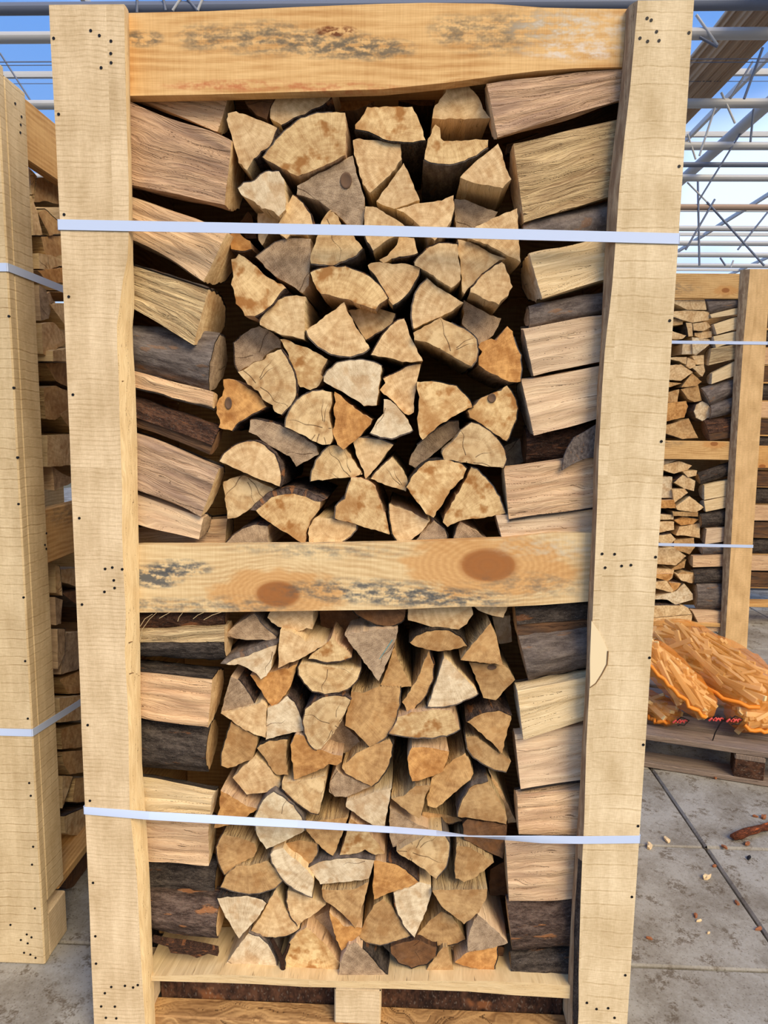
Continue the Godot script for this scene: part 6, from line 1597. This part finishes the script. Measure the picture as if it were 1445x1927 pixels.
	E("wide log end, twelfth down below its lower strap, in the right background crate", "t", -2811, [1480,148, 1758,179, 1756,85, 1485,70], 0, false, 1498, 75, "front", "log ends in the right background crate", true)
	E("tall log end, fifth down between side board and lower strap, in the left crate's side", "g", -801, [411,755, 450,743, 444,679, 405,652], 2, false, 412, 750, "side", "log ends in the crate at the left edge", true)
	E("blocky log end, sixth down between side board and lower strap, in the left crate's side", "g", -813, [480,723, 587,694, 614,586, 440,623], 0, false, 581, 690, "side", "log ends in the crate at the left edge", true)
	E("blocky log end, seventh down between side board and lower strap, in the left crate's side", "y", -819, [444,607, 629,580, 626,500, 491,550], 0, false, 618, 505, "side", "log ends in the crate at the left edge", true)
	E("blocky log end, first down below its lower strap, in the left crate's side", "t", -806, [414,570, 602,504, 596,438, 415,502], 0, false, 423, 563, "side", "log ends in the crate at the left edge", true)
	E("blocky log end, second down below its lower strap, in the left crate's side", "y", -812, [425,482, 617,417, 606,346, 427,424], 0, false, 597, 353, "side", "log ends in the crate at the left edge", true)
	E("blocky log end, third down below its lower strap, in the left crate's side", "g", -821, [440,406, 585,343, 510,321, 454,356], 0, false, 576, 344, "side", "log ends in the crate at the left edge", true)
	E("blocky log end, fourth down below its lower strap, in the left crate's side", "y", -814, [429,415, 574,350, 568,288, 469,331, 437,373], 0, false, 442, 370, "side", "log ends in the crate at the left edge", true)
	E("tall log end, fifth down below its lower strap, in the left crate's side", "k", -818, [434,345, 489,314, 426,259], 2, false, 428, 263, "side", "log ends in the crate at the left edge", true)
	E("blocky log end, sixth down below its lower strap, in the left crate's side", "y", -819, [506,300, 627,241, 625,162, 484,243], 4, false, 620, 240, "side", "log ends in the crate at the left edge", true)
	E("blocky log end, seventh down below its lower strap, in the left crate's side", "k", -816, [428,233, 604,169, 568,87, 431,182], 1, false, 594, 168, "side", "log ends in the crate at the left edge", true)
	E("tall log end, eighth down below its lower strap, in the left crate's side", "d", -822, [439,134, 621,49, 587,-58, 432,20], 1, false, 610, 47, "side", "log ends in the crate at the left edge", true)
	S("grey barked log laid sideways, first down along the right background crate's post", "g", "b", -2800, [1707,1975, 1897,1982, 1901,1938, 1731,1900], 90, "R", "sideways logs in the right background crate", true)
	S("pale split log laid sideways, second down along the right background crate's post", "w", "s", -2800, [1732,1894, 1896,1933, 1899,1897, 1742,1875], 90, "R", "sideways logs in the right background crate", true)
	S("pale split log laid sideways, third down along the right background crate's post", "w", "s", -2800, [1756,1840, 1895,1887, 1901,1818, 1777,1785], 90, "R", "sideways logs in the right background crate", true)
	S("pale split log laid sideways, fourth down along the right background crate's post", "w", "s", -2800, [1759,1775, 1899,1809, 1903,1752, 1778,1713], 90, "R", "sideways logs in the right background crate", true)
	S("yellowish split log laid sideways, fifth down along the right background crate's post", "y", "s", -2800, [1754,1710, 1901,1735, 1904,1660, 1744,1616], 90, "R", "sideways logs in the right background crate", true)
	S("pale split log laid sideways, sixth down along the right background crate's post", "w", "s", -2800, [1738,1574, 1901,1663, 1907,1555, 1797,1513], 90, "R", "sideways logs in the right background crate", true)
	S("grey barked log laid sideways, seventh down along the right background crate's post", "g", "b", -2800, [1723,1489, 1905,1550, 1908,1446, 1779,1395], 90, "R", "sideways logs in the right background crate", true)
	S("grey barked log laid sideways, eighth down along the right background crate's post", "g", "b", -2800, [1778,1393, 1906,1444, 1910,1358, 1775,1323], 90, "R", "sideways logs in the right background crate", true)
	S("brown barked log laid sideways, ninth down along the right background crate's post", "d", "h", -2800, [1748,1310, 1907,1331, 1912,1216, 1784,1198], 90, "R", "sideways logs in the right background crate", true)
	S("dark barked log laid sideways, tenth down along the right background crate's post", "k", "b", -2800, [1734,1006, 1911,1074, 1917,1001, 1752,950], 90, "R", "sideways logs in the right background crate", true)
	S("pale split log laid sideways, eleventh down along the right background crate's post", "w", "s", -2800, [1769,945, 1913,979, 1917,889, 1775,860], 90, "R", "sideways logs in the right background crate", true)
	S("pale split log laid sideways, twelfth down along the right background crate's post", "w", "s", -2800, [1774,852, 1913,886, 1916,820, 1788,791], 90, "R", "sideways logs in the right background crate", true)
	S("dark barked log laid sideways, thirteenth down along the right background crate's post", "k", "b", -2800, [1763,772, 1915,805, 1919,711, 1775,701], 90, "R", "sideways logs in the right background crate", true)
	S("greyish split log laid sideways, fourteenth down along the right background crate's post", "q", "s", -2800, [1800,692, 1917,704, 1919,624, 1797,602], 90, "R", "sideways logs in the right background crate", true)
	S("grey barked log laid sideways, fifteenth down along the right background crate's post", "g", "b", -2800, [1777,598, 1921,606, 1923,548, 1791,541], 90, "R", "sideways logs in the right background crate", true)
	S("pinkish split log laid sideways, sixteenth down along the right background crate's post", "p", "s", -2800, [1734,530, 1915,546, 1915,475, 1738,466], 90, "R", "sideways logs in the right background crate", true)
	S("dark barked log laid sideways, seventeenth down along the right background crate's post", "k", "b", -2800, [1749,443, 1914,467, 1917,367, 1755,360], 90, "R", "sideways logs in the right background crate", true)
	S("grey barked log laid sideways, eighteenth down along the right background crate's post", "g", "b", -2800, [1770,379, 1918,378, 1922,216, 1782,217], 90, "R", "sideways logs in the right background crate", true)
	S("pinkish split log laid sideways, nineteenth down along the right background crate's post", "p", "s", -2800, [1752,206, 1920,206, 1924,85, 1822,82], 90, "R", "sideways logs in the right background crate", true)
